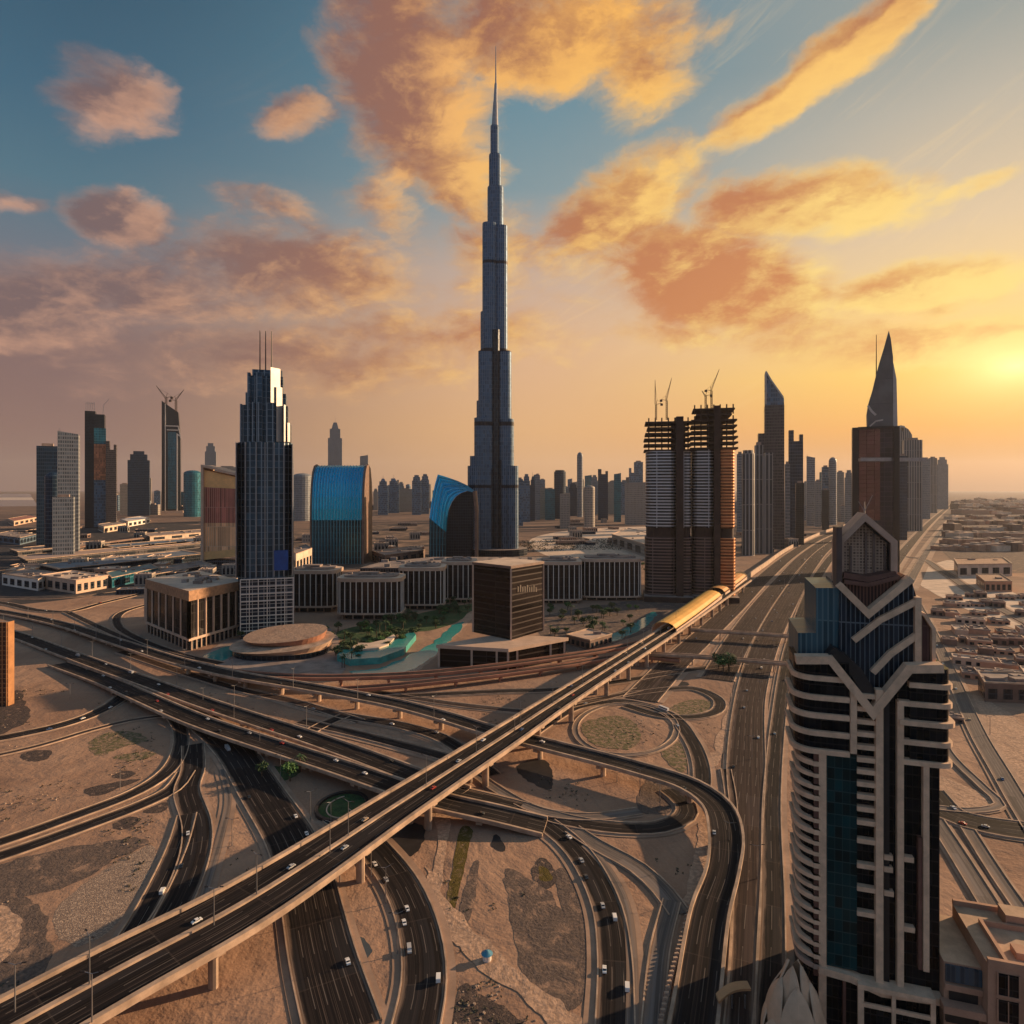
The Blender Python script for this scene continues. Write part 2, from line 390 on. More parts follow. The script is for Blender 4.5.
PATCH = [
    ('rail_yard', soil('sooty_ballast', (.05, .046, .048), .012, .3, .46), [(-60, 604), (-80, 560), (-40, 531), (100, 526), (232, 521), (240, 545), (236, 572), (140, 590)]),
    ('brown_field', soil('brown_field_soil', (.10, .075, .062), .012, .35, .55), [(300, 560), (300, 530), (420, 524), (470, 540), (430, 565)]),
    ('rubble_field', RUBBLE, [(60, 905), (95, 876), (135, 852), (152, 845), (156, 860), (140, 890), (110, 930), (75, 946), (55, 930)]),
    ('gravel_ring', MSOIL, [(-40, 890), (20, 893), (45, 915), (52, 950), (30, 985), (-40, 985)]),
    ('sand_basin', LSAND, [(-30, 905), (8, 908), (19, 922), (17, 945), (-5, 965), (-30, 970)]),
    ('gravel_patch', MSOIL, [(0, 865), (60, 850), (130, 838), (150, 842), (120, 858), (70, 885), (30, 895), (0, 888)]),
    ('dark_patch', DSOIL, [(113, 824), (125, 817), (140, 819), (132, 827), (118, 830)]),
    ('dark_patch', DSOIL, [(145, 808), (158, 803), (168, 803), (163, 812), (145, 813)]),
    ('scrub_patch', DRYG, [(88, 744), (110, 732), (138, 733), (146, 741), (120, 748), (100, 756)]),
    ('grass_patch', DRYG, [(112, 757), (135, 753), (156, 752), (148, 758), (128, 761)]),
    ('dark_patch', DSOIL, [(20, 755), (38, 750), (52, 752), (45, 760), (28, 761)]),
    ('dark_patch', DSOIL, [(112, 776), (125, 771), (136, 773), (124, 779)]),
    ('dark_patch', DSOIL, [(85, 790), (105, 784), (140, 779), (120, 788), (95, 796)]),
    ('gravel_patch', DSOIL, [(-10, 712), (15, 690), (24, 700), (30, 718), (10, 730), (-10, 735)]),
    ('grass_patch', GRASS, [(258, 770), (280, 766), (300, 770), (290, 779), (268, 782)]),
    ('gravel_meadow', MSOIL, [(505, 868), (530, 880), (548, 890), (570, 925), (590, 965), (592, 990), (560, 1016), (535, 1000), (520, 965), (510, 910)]),
    ('gravel_meadow', MSOIL, [(556, 870), (585, 880), (598, 930), (594, 975), (580, 950), (565, 915)]),
    ('olive_verge', OLIVE, [(460, 829), (472, 829), (470, 842), (455, 908), (446, 910), (452, 870)]),
    ('gravel_patch', MSOIL, [(472, 866), (479, 864), (471, 918), (459, 914)]),
    ('tarred_patch', BLACKS, [(497, 835), (505, 846), (503, 852), (491, 846), (493, 838)]),
    ('gravel_ring', DSOIL, [(533, 868), (541, 858), (552, 866), (557, 880), (546, 888), (534, 880)]),
    ('scrub_patch', OLIVE, [(539, 866), (548, 870), (553, 880), (541, 880)]),
    ('tarred_patch', BLACKS, [(388, 832), (405, 822), (422, 826), (424, 840), (412, 856), (395, 845)]),
    ('tarred_patch', DSOIL, [(462, 985), (480, 994), (510, 1012), (530, 1034), (456, 1034)]),
    ('tarred_patch', BLACKS, [(517, 768), (530, 760), (548, 762), (553, 780), (548, 790), (525, 779)]),
    ('tarred_patch', BLACKS, [(655, 685), (672, 680), (690, 684), (676, 688)]),
    ('gravel_patch', MSOIL, [(640, 790), (655, 776), (684, 800), (676, 812), (640, 812)]),
    ('dry_lawn', DRYG, [(585, 722), (620, 716), (640, 730), (632, 748), (600, 746), (584, 735)]),
    ('dry_lawn', DRYG, [(660, 750), (682, 738), (688, 760), (680, 772)]),
    ('dry_lawn', DRYG, [(666, 712), (690, 700), (716, 703), (706, 714), (680, 716)]),
    ('mall_garden', GRASS, [(338, 632), (390, 620), (470, 604), (476, 612), (440, 628), (400, 634), (360, 646)]),
    ('plaza', ROOFG, [(200, 668), (230, 640), (320, 624), (342, 650), (336, 676), (260, 676)]),
    ('plaza', MSOIL, [(540, 618), (640, 600), (690, 600), (660, 625), (600, 648), (560, 650)]),
    ('parking_plain', ROOFB, [(530, 540), (575, 530), (660, 527), (690, 540), (640, 560), (560, 560)]),
    ('parking_plain', ROOFB, [(915, 575), (955, 560), (1010, 590), (1060, 640), (950, 602)]),
    ('pale_lot', LSAND, [(955, 700), (990, 700), (1060, 760), (1060, 790), (1005, 780), (975, 740)]),
    ('pale_lot', LSAND, [(932, 775), (985, 795), (1002, 806), (990, 812), (935, 808)]),
    ('old_town_ground', MSOIL, [(960, 505), (1100, 500), (1300, 540), (1100, 570), (940, 545)]),
]
for i, (nm, m_, p_) in enumerate(PATCH): sheet(nm, p_, .03 + .004 * i, m_)
sheet('pond', [(322, 905), (332, 903), (345, 925), (362, 938), (372, 950), (366, 960), (352, 960), (338, 940)], .2, WATER)
sheet('pond', [(205, 655), (245, 642), (293, 632), (294, 641), (250, 650), (212, 664)], .2, TEALW)
sheet('pond', [(348, 672), (380, 668), (412, 654), (436, 640), (452, 626), (464, 622), (458, 634), (444, 646), (428, 660), (405, 672), (370, 676)], .2, TEALW)
sheet('pond', [(585, 640), (612, 634), (636, 622), (652, 612), (656, 617), (640, 630), (615, 641), (590, 646)], .2, TEALW)
sheet('garden_path', [(398, 668), (425, 652), (448, 632), (470, 612), (474, 616), (452, 640), (428, 664), (405, 676)], .19, LSAND)

tag_ = [(-6000, -2900), (6000, -2900), (6000, 118), (-6000, 118)]
mb = MB(); mb.face([(x, y, .06) for x, y in tag_]); tag(mb.build('unseen_reflector_water', WATER), kind='structure')  # unseen water added behind the camera to cool the glass reflections
sheet('embankment', [(699, 812), (708, 822), (714, 838), (708, 868), (692, 915), (684, 908), (690, 870), (698, 838)], .16, LSAND)
sheet('embankment', [(741, 676), (746, 684), (726, 742), (716, 764), (709, 762), (722, 724)], .165, LSAND)
sheet('sand_track', [(425, 868), (440, 888), (470, 925), (520, 972), (560, 1005), (600, 1034), (560, 1034), (510, 990), (455, 945), (432, 905)], .17, LSAND)
sheet('sand_track', [(430, 800), (450, 812), (446, 850), (440, 890), (430, 886), (438, 840)], .174, LSAND)
# ------------------------------------------------------------------ roads
def spline(pts, step):
    n = len(pts); V = [Vector(p) for p in pts]; o = []
    for i in range(n - 1):
        a, b_, c, d = V[max(i - 1, 0)], V[i], V[i + 1], V[min(i + 2, n - 1)]
        k = max(2, min(40, int((b_ - c).length / step)))
        # centripetal knots so uneven spacing does not overshoot
        if i == 0: a = b_ - (c - b_) * .5
        if i == n - 2: d = c + (c - b_) * .5
        t0 = 0; t1 = t0 + max(1e-3, (b_ - a).length ** .5); t2 = t1 + max(1e-3, (c - b_).length ** .5); t3 = t2 + max(1e-3, (d - c).length ** .5)
        for j in range(k):
            t = t1 + (t2 - t1) * j / k
            A1 = (t1 - t) / (t1 - t0) * a + (t - t0) / (t1 - t0) * b_; A2 = (t2 - t) / (t2 - t1) * b_ + (t - t1) / (t2 - t1) * c; A3 = (t3 - t) / (t3 - t2) * c + (t - t2) / (t3 - t2) * d
            B1 = (t2 - t) / (t2 - t0) * A1 + (t - t0) / (t2 - t0) * A2; B2 = (t3 - t) / (t3 - t1) * A2 + (t - t1) / (t3 - t1) * A3
            o.append((t2 - t) / (t2 - t1) * B1 + (t - t1) / (t2 - t1) * B2)
    o.append(V[-1]); return o
PATHS = {}
def path(pts, w, z=0.0, step=6):
    """pixel points (px,py[,z[,w]]) -> list of (centre, left normal, half width, run)"""
    q = []
    for p in pts:
        zz = p[2] if len(p) > 2 else z; ww = p[3] if len(p) > 3 else w
        q.append((*G(p[0], p[1], zz), zz, ww))
    s_ = spline(q, step); out = []; run = 0
    for i, c in enumerate(s_):
        d = (s_[min(i + 1, len(s_) - 1)] - s_[max(i - 1, 0)]); d = Vector((d[0], d[1])).normalized()
        if i: run += (Vector(c[:2]) - Vector(s_[i - 1][:2])).length
        out.append((Vector(c[:3]), Vector((-d.y, d.x, 0)), c[3] / 2, run))
    return out
def strip(mb, pa, lo, hi, dz=0.0, mi=0, edge=False):
    """lo, hi: callables of half width -> lateral offset (positive to the left)"""
    if edge and mb.edge is None: mb.edge = []
    for (a, na, ha, ra), (b_, nb, hb, rb) in zip(pa, pa[1:]):
        up = Vector((0, 0, dz)); al, ah, bl, bh = lo(ha), hi(ha), lo(hb), hi(hb)
        mb.face([a + na * al + up, b_ + nb * bl + up, b_ + nb * bh + up, a + na * ah + up][::1], mi, [(al, ra), (bl, rb), (bh, rb), (ah, ra)])
        if edge: mb.edge.append([(0, ah - al), (0, bh - bl), (bh - bl, 0), (ah - al, 0)])
def strip_up(*a, **k): strip(*a, **k)
def wall(mb, pa, lo, hi, z0, z1, mi=0):
    """a solid run between two lateral offsets and two heights over the path"""
    for k, ((a, na, ha, ra), (b_, nb, hb, rb)) in enumerate(zip(pa, pa[1:])):
        al, ah, bl, bh = lo(ha), hi(ha), lo(hb), hi(hb)
        A = [a + na * al + Vector((0, 0, z0)), a + na * ah + Vector((0, 0, z0)), a + na * ah + Vector((0, 0, z1)), a + na * al + Vector((0, 0, z1))]
        B = [b_ + nb * bl + Vector((0, 0, z0)), b_ + nb * bh + Vector((0, 0, z0)), b_ + nb * bh + Vector((0, 0, z1)), b_ + nb * bl + Vector((0, 0, z1))]
        uv = [(ra, z0), (rb, z0), (rb, z1), (ra, z1)]
        for i in range(4): mb.face([A[i], A[(i + 1) % 4], B[(i + 1) % 4], B[i]], mi, [uv[0], uv[1], uv[2], uv[3]])
        if k == 0: mb.face(A[::-1], mi)
        if k == len(pa) - 2: mb.face(B, mi)
NR = 0
def road(key, pts, w, sh=2.5, m=ASPH, name='road', smat=SHOULD, kerb=True, step=6):
    global NR
    NR += 1; pa = path(pts, w, 0.0, step); PATHS[key] = pa
    mb = MB(); strip_up(mb, pa, lambda h: -h, lambda h: h, .40 + .006 * NR, edge=True); tag(mb.build(name, m), kind='structure')
    if sh:
        mb = MB(); strip_up(mb, pa, lambda h: -h - sh, lambda h: h + sh, .19 + .005 * NR); tag(mb.build('road_shoulder', smat), kind='structure')
        if kerb:
            mb = MB(); wall(mb, pa, lambda h: -h - .55, lambda h: -h - .05, .1, .75 + .006 * NR); wall(mb, pa, lambda h: h + .05, lambda h: h + .55, .1, .75 + .006 * NR); tag(mb.build('kerb', CONC), kind='structure')
    return pa
BW = plain('pale_kerb_paving', (.42, .28, .195), .9, 0, .25, .05)
road('left_service', [(-40, 746), (20, 735), (60, 726), (90, 716), (112, 705), (126, 695)], 11, 3)
road('left_service_b', [(-40, 764), (40, 746), (90, 731), (130, 721), (165, 716)], 5, 2, ASPHB)
road('left_upper', [(-40, 855), (0, 843), (68, 819), (137, 792), (168, 771), (181, 745), (177, 722), (160, 706)], 8.5, 2)
road('left_lower', [(-40, 869), (0, 857), (85, 827), (147, 803), (172, 790), (186, 772)], 9, 2)
road('left_junction', [(193, 745), (193, 770), (187, 790), (197, 825), (196, 850), (185, 885), (168, 918), (140, 955)], 12, 2.5)
road('left_fork', [(187, 815), (178, 845), (160, 885), (138, 925), (118, 955)], 8, 2.5)
road('dirt_track', [(222, 770), (228, 800), (220, 840), (206, 890), (196, 925)], 3.5, 2.2, ASPHG, kerb=False)
road('dark_cut', [(165, 702), (190, 714), (212, 729), (236, 753), (263, 795), (291, 840), (306, 880), (313, 912), (323, 958), (345, 1034)], 21, 3)
road('centre_bend', [(335, 815), (348, 826), (373, 849), (402, 887), (420, 935), (424, 982), (414, 1036)], 14, 3.5)
road('south_bend', [(545, 824), (566, 840), (585, 862), (607, 908), (615, 960), (615, 1036)], 11, 4)
road('grey_slip', [(572, 830), (595, 845), (638, 869), (663, 892), (680, 915)], 8, 1.2, ASPHG)
road('grey_slip_south', [(672, 902), (660, 950), (652, 1036)], 6, 1.5, ASPHG)
road('loop_ramp', [(528, 737), (550, 722), (579, 707), (623, 702), (667, 714), (692, 742), (702, 771), (700, 800)], 9, 3)
ring = [(626 + 51 * cos(t), 730 + 26 * sin(t)) for t in [2 * pi * k / 16 for k in range(17)]]
road('ring_path', ring, 3.2, 1.6, ASPHG)
road('north_loop', [(600, 700), (635, 694), (692, 689), (717, 699), (716, 712), (690, 718), (660, 716), (625, 706)], 8, 2)
road('slip_low', [(455, 792, 4), (521, 808), (570, 822), (620, 829), (660, 828), (684, 818), (686, 806), (668, 790)], 10, 2.5)
road('median_road', [(250, 692), (284, 700), (333, 714), (400, 726), (440, 738), (470, 757), (492, 776)], 10, 3)
road('under_a', [(120, 652), (180, 672), (240, 690), (300, 704), (360, 722)], 8, 3, ASPHB)
road('under_b', [(360, 690), (420, 700), (480, 708), (540, 712), (590, 702), (640, 690)], 7, 3, ASPHB)
road('under_c', [(470, 770), (500, 792), (540, 812), (590, 818), (640, 812)], 6, 2, ASPHG)
road('east_frontage', [(712, 1036), (722, 960), (726, 900), (731, 850), (731, 800), (726, 770)], 5, 2, ASPHB)
road('south_track', [(632, 1036), (632, 960), (625, 905), (606, 868), (585, 846)], 4, 2, ASPHG, kerb=False)
road('cross_link', [(345, 716), (322, 726), (300, 738)], 9, 1.5)
road('median_road_b', [(300, 722), (350, 733), (410, 748), (460, 762)], 9, 4)
road('far_link', [(380, 698), (440, 695), (500, 692), (560, 690), (620, 682), (680, 672), (745, 664)], 9, 2)
road('box_loop', [(150, 604), (122, 613), (118, 626), (140, 640), (184, 656), (220, 664)], 9, 2.5)
road('north_slip', [(-60, 598), (0, 603), (40, 611), (68, 612), (100, 604), (150, 592)], 11, 3)
road('north_fork', [(66, 612), (98, 627), (150, 649), (190, 660)], 8, 2.5)
road('far_left_a', [(-90, 562), (60, 552), (140, 545), (240, 540)], 16, 5, step=20)
road('far_left_b', [(-90, 580), (100, 562), (240, 551)], 18, 6, step=20)
road('far_left_c', [(-90, 592), (60, 598), (150, 588), (240, 575)], 10, 4, step=20)
road('highway_west', [(640, 700), (676, 662), (706, 634), (734, 608), (762, 580), (790, 556), (818, 539), (848, 528), (890, 513)], 26, 5, ASPHB, 'highway', step=14)
road('highway_mid', [(717, 680), (730, 655), (745, 630), (764, 603), (785, 578), (806, 555), (832, 538), (866, 524), (905, 510)], 26, 4, ASPHB, 'highway', step=14)
road('highway_east', [(739, 1036), (743, 960, 0, 8), (746, 890, 0, 10), (747, 830, 0, 13), (746, 770, 0, 20), (750, 700, 0, 21), (760, 660, 0, 24), (772, 630, 0, 26), (790, 597, 0, 28), (808, 568, 0, 28), (828, 547, 0, 26), (856, 531, 0, 26), (898, 513, 0, 26)], 8, 2.5, ASPHB, 'highway', step=10)
road('frontage', [(768, 1036), (772, 960), (773, 899), (772, 800), (781, 700, 0, 9), (788, 660, 0, 11), (796, 630, 0, 12), (808, 597, 0, 14), (822, 570, 0, 16), (840, 549, 0, 16), (868, 534, 0, 18), (905, 516, 0, 18)], 8, 3, ASPH, step=10)
road('desert_highway', [(868, 600), (890, 570), (908, 547), (932, 521), (956, 501)], 22, 8, ASPHB, step=20)
road('desert_road', [(905, 590), (925, 555), (942, 530), (962, 508)], 14, 10, ASPHG, step=20)
road('desert_cross', [(880, 555), (915, 558), (940, 570), (985, 600), (1060, 640)], 12, 5, ASPHG, step=20)
road('east_street', [(918, 605), (938, 645), (958, 690), (980, 738), (1000, 772), (1020, 806), (1060, 870)], 9, 3, ASPHG)
road('east_avenue', [(925, 790), (950, 815), (985, 826), (1080, 838)], 17, 2.5, ASPH)
road('east_lane', [(935, 820), (962, 862), (995, 915), (1040, 985)], 7, 2, ASPHG)
road('east_lane_b', [(968, 830), (1000, 880), (1060, 965)], 5, 1.5, ASPHG)
road('east_slip', [(935, 720), (950, 755), (985, 790), (1000, 806), (970, 812), (930, 808)], 4, 1.5, ASPHG)

# ------------------------------------------------------------------ flyovers
def near_road(x, y, z, skip=None):
    for k, pa in PATHS.items():
        if k == skip: continue
        for c, n, h, r in pa[::2]:
            if c.z < z - 2.5 and abs(c.x - x) < h + 3 and abs(c.y - y) < h + 3 and math.hypot(c.x - x, c.y - y) < h + 2: return True
    return False
def flyover(key, label, pts, w, z, pier=36, depth=2.0, pmat=CONC, road_m=ASPH, par=.9, ph=1.15, median=False, step=6):
    pa = path(pts, w, z, step); PATHS[key] = pa
    c0 = pa[len(pa) // 2][0]
    t = thing('flyover', label, 'flyover', (c0.x, c0.y, 0))
    mb = MB(); wall(mb, pa, lambda h: -h + .0, lambda h: h - .0, -depth * .45, -.02); wall(mb, pa, lambda h: -h * .62, lambda h: h * .62, -depth, -depth * .45 - .002); mb.build('deck', pmat, t)
    mb = MB(); strip_up(mb, pa, lambda h: -h + .1, lambda h: h - .1, .02, edge=True); mb.build('roadway', road_m, t)
    for sg in (-1, 1):
        mb = MB()
        if sg < 0: wall(mb, pa, lambda h: -h - .25, lambda h: -h + par, .03, ph)
        else: wall(mb, pa, lambda h: h - par, lambda h: h + .25, .03, ph)
        mb.build('parapet', pmat, t)
    if median:
        mb = MB(); wall(mb, pa, lambda h: -.9 + h * .06, lambda h: .9 + h * .06, .03, .8); mb.build('median_barrier', CONC, t)
    if pier:
        nxt = pier * .5
        for c, n, h, r in pa:
            if r < nxt or c.z < depth + 2.0: continue
            if near_road(c.x, c.y, c.z, key): continue
            nxt = r + pier; mb = MB(); rx = min(1.5, h * .22); d = Vector((n.y, -n.x, 0))
            for off in ((0,) if h < 9 else (-h * .45, h * .45)):
                q = c + n * off; n_ = 10
                mb.prism([(q.x + rx * (n.x * cos(a) * 1.3 + d.x * sin(a)), q.y + rx * (n.y * cos(a) * 1.3 + d.y * sin(a))) for a in [2 * pi * k / n_ for k in range(n_)]], 0, c.z - depth - 1.2)
            e = h * .8
            pl = [c + n * e + d * rx, c - n * e + d * rx, c - n * e - d * rx, c + n * e - d * rx]
            mb.prism([(p.x, p.y) for p in pl], c.z - depth - 1.2, c.z - depth - .003, bot=True)
            mb.build('pier', pmat, t)
    return t
flyover('viaduct', 'long curving flyover sweeping from the left under the diagonal one to the right ramp', [(-60, 605, 1), (0, 612, 1.5), (60, 624, 3.5), (120, 643, 6), (180, 662, 8.5), (240, 676, 9), (300, 686, 9), (350, 695, 9), (400, 705, 9), (448, 718, 9), (487, 730, 9), (550, 746, 9), (635, 768, 9), (690, 786, 8.5), (717, 806, 8), (726, 835, 7), (723, 870, 5, 13), (710, 913, 3, 14), (698, 994, 1, 14), (692, 1036, .9, 14)], 15, 9)
flyover('twin_upper', 'upper of the two parallel flyovers running from the left to the diagonal flyover', [(-60, 614, 1), (12, 634, 1.2), (59, 651, 2.2), (105, 668, 3.5), (148, 683, 4.8), (200, 702, 5.5), (260, 722, 6), (309, 738, 6), (360, 756, 6), (400, 771, 5.6), (432, 783, 5), (462, 794, 4)], 16, 6)
flyover('twin_lower', 'lower of the two parallel flyovers, passing over sand and a green patch', [(58, 664, 1), (105, 681, 3), (137, 695, 5), (200, 722, 6.5), (287, 751, 6.5), (345, 770, 6.5), (394, 787, 6.5), (440, 802, 6), (497, 815, 4), (545, 827, 1)], 16, 6.5)
RAILM = CONCR
flyover('red_north', 'reddish narrow flyover closest to the mall gardens', [(205, 668, 4), (250, 674, 7), (300, 677, 8), (350, 677, 8), (420, 674, 8), (480, 668, 8), (540, 660, 8), (600, 651, 8), (650, 641, 8)], 10, 8, pmat=CONCR, road_m=ASPHB)
flyover('red_south', 'lower reddish narrow flyover beside the one closest to the mall', [(330, 690, 3), (380, 687, 5), (440, 681, 6), (500, 674, 6), (560, 666, 6), (630, 656, 5), (680, 660, 4)], 9, 6, pmat=CONCR, road_m=ASPHB)
flyover('diagonal', 'broad diagonal flyover crossing over all roads from lower left to the yellow canopy', [(-110, 1096, 16, 31), (0, 1037, 16, 30), (119, 972, 16, 30), (244, 905, 16, 29), (402, 803, 16, 25), (500, 740, 16, 23), (550, 707, 16, 21), (611, 668, 16, 20), (672, 629, 16, 20), (745, 580, 14, 20)], 24, 16, pier=44, depth=2.6, par=1.5, ph=1.3, median=True)
# two slim footbridges over the highway
def footbridge(key, label, pts, z, w):
    flyover(key, label, pts, w, z, pier=60, depth=1.6, pmat=CONC, road_m=ASPHB, par=.4, ph=1.6)
footbridge('foot_north', 'slim footbridge crossing the highway, the one closer to the towers', [(690, 630), (740, 633), (797, 637)], 8, 6)
footbridge('foot_south', 'slim footbridge crossing the highway beside the dark bush', [(648, 654), (700, 657), (750, 661), (796, 665)], 8, 6)
# ------------------------------------------------------------------ facades
F_BLUE = facade('blue_grey_glass', (.06, .125, .20), (.13, .18, .225), 12, 6, .3, .2, .2, .45)
F_NAVY = facade('navy_glass', (.012, .035, .07), (.03, .055, .085), 10, 5, .25, .2, .15, .4)
F_GREY = facade('grey_curtain_wall', (.10, .125, .145), (.28, .29, .30), 9, 5, .35, .3, .3, .25)
F_BEIGE = facade('beige_flats', (.12, .12, .12), (.36, .31, .26), 9, 6, .4, .5, .4, .1)
F_TEAL = facade('teal_glass', (.012, .12, .17), (.035, .15, .19), 10, 6, .2, .15, .15, .45)
F_BRN = facade('bronze_glass', (.035, .032, .036), (.12, .105, .105), 8, 4, .3, .25, .2, .4)
F_DARK = facade('black_glass', (.008, .015, .024), (.03, .038, .048), 6, 5, .15, .12, .12, .25)
F_VERT = facade('vertical_fin_glass', (.05, .06, .07), (.38, .36, .34), 60, 9, .02, .38, .25, .4, fmetal=.4)
F_ROSE = facade('rose_glass', (.15, .07, .062), (.04, .024, .024), 8, 14, .06, .06, .1, .85, .25)
FM = dict(b=F_BLUE, n=F_NAVY, g=F_GREY, e=F_BEIGE, t=F_TEAL, r=F_BRN, d=F_DARK, v=F_VERT, o=F_ROSE)
def poly_box(x, y, hw, dp, rot=0.0):
    c, s_ = cos(rot), sin(rot)
    return [(x + a * c - (b - 0) * s_, y + a * s_ + b * c) for a, b in ((-hw, 0), (hw, 0), (hw, dp), (-hw, dp))]
def poly_round(x, y, rx, ry, p=2.0, n=20):
    o = []
    for k in range(n):
        t = 2 * pi * k / n; c, s_ = cos(t), sin(t)
        o.append((x + rx * math.copysign(abs(c) ** (2 / p), c), y + ry * math.copysign(abs(s_) ** (2 / p), s_)))
    return o
def tower(px0, px1, yt, yb, st, fm, label, name='skyscraper', d=None, group=None):
    d = d or H * F / (yb - HY); x0, x1 = X(px0, d), X(px1, d); xc, hw = (x0 + x1) / 2, (x1 - x0) / 2
    zt = Z(yt, d); dp = min(max(hw * 1.8, 22), 60); t = thing(name, label, 'skyscraper', (xc, d, 0), group)
    M_ = [FM[fm], ROOFG]; mb = MB(); rot = random.uniform(-.12, .12) - .35 * X((px0 + px1) / 2, 1.0)
    P = lambda k, dy=0: poly_box(xc + dy * sin(rot), d + dy + (1 - k) * dp / 2, hw * k, dp * k, 0)
    if st == 'box':
        mb.prism(P(1), 0, zt, 0, 1); mb.build('tower_body', M_, t)
        c = MB(); c.prism(P(.55), zt + .01, zt + (zt * .018 + 3), 0, 1); c.build('plant_room', [ROOFG, ROOFG], t)
    elif st == 'step':
        mb.prism(P(1), 0, zt * .86, 0, 1); mb.build('tower_body', M_, t)
        c = MB(); c.prism(P(.78), zt * .86 + .01, zt * .95, 0, 1); c.prism(P(.5), zt * .95 + .02, zt, 0, 1); c.build('stepped_crown', M_, t)
    elif st == 'round':
        mb.prism(poly_round(xc, d + hw, hw, hw), 0, zt * .97, 0, 1); mb.build('tower_body', M_, t, )
        c = MB(); c.prism(poly_round(xc, d + hw, hw * .8, hw * .8), zt * .97 + .01, zt, 0, 1); c.build('roof_drum', M_, t)
    elif st == 'dome':
        mb.prism(poly_round(xc, d + hw, hw, hw), 0, zt * .93, 0, 1); mb.build('tower_body', M_, t)
        c = MB(); pr = None
        for k in range(5):
            a, b_ = k / 5 * pi / 2, (k + 1) / 5 * pi / 2
            c.prism(poly_round(xc, d + hw, hw * cos(a), hw * cos(a)), zt * (.93 + .07 * sin(a)), zt * (.93 + .07 * sin(b_)), 0, None, poly1=poly_round(xc, d + hw, max(.05, hw * cos(b_)), max(.05, hw * cos(b_))))
        c.build('dome', [FM[fm]], t)
    elif st in ('slopel', 'sloper'):
        s_ = -1 if st == 'slopel' else 1
        mb.prism(P(1), 0, lambda x, y: zt - (x - xc) * s_ / hw * zt * .012 - zt * .012, 0, 1); mb.build('tower_body', M_, t)
        c = MB(); c.bar((xc - s_ * hw * .9, d + dp * .5, zt * .9), (xc - s_ * hw * .9, d + dp * .5, zt * 1.03), (1.2, .3)); c.build('antenna', STEEL, t)
    elif st == 'spire':
        mb.prism(P(1), 0, zt * .72, 0, 1); mb.build('tower_body', M_, t)
        c = MB(); c.prism(P(.75), zt * .72 + .01, zt * .82, 0, 1); c.prism(P(.5), zt * .82 + .02, zt * .89, 0, 1, poly1=P(.25)); c.build('stepped_crown', M_, t)
        c = MB(); c.bar((xc, d + dp / 2, zt * .88), (xc, d + dp / 2, zt), (1.6, .3)); c.build('spire', STEEL, t)
    elif st == 'twin':
        mb.prism([(x0, d), (xc - hw * .08, d), (xc - hw * .08, d + dp), (x0, d + dp)], 0, zt, 0, 1); mb.prism([(xc + hw * .08, d + 4), (x1, d + 4), (x1, d + dp), (xc + hw * .08, d + dp)], 0, zt * .93, 0, 1)
        mb.prism([(xc - hw * .08, d + 6), (xc + hw * .08, d + 6), (xc + hw * .08, d + dp - 4), (xc - hw * .08, d + dp - 4)], 0, zt * .9, 0, 1); mb.build('tower_body', M_, t)
        c = MB(); c.box(x0 + hw * .2, xc - hw * .3, d + 5, d + dp - 5, zt + .01, zt + 8); c.build('plant_room', ROOFG, t)
    elif st == 'notch':
        mb.prism(P(1), 0, zt * .9, 0, 1); mb.build('tower_body', M_, t)
        c = MB(); c.prism([(x0, d + 2), (x0 + hw * .7, d + 2), (x0 + hw * .7, d + dp - 2), (x0, d + dp - 2)], zt * .9 + .01, zt, 0, 1); c.prism([(x1 - hw * .5, d + 2), (x1, d + 2), (x1, d + dp - 2), (x1 - hw * .5, d + dp - 2)], zt * .9 + .01, zt * .96, 0, 1); c.build('twin_horn', M_, t)
    t.rotation_euler.z = -atan2(xc, d) * .85; t.scale.x = t.scale.y = cos(t.rotation_euler.z)
    return t
def face(t, k=.85): t.rotation_euler.z = -atan2(t.location.x, t.location.y) * k; t.scale.x = t.scale.y = cos(t.rotation_euler.z)
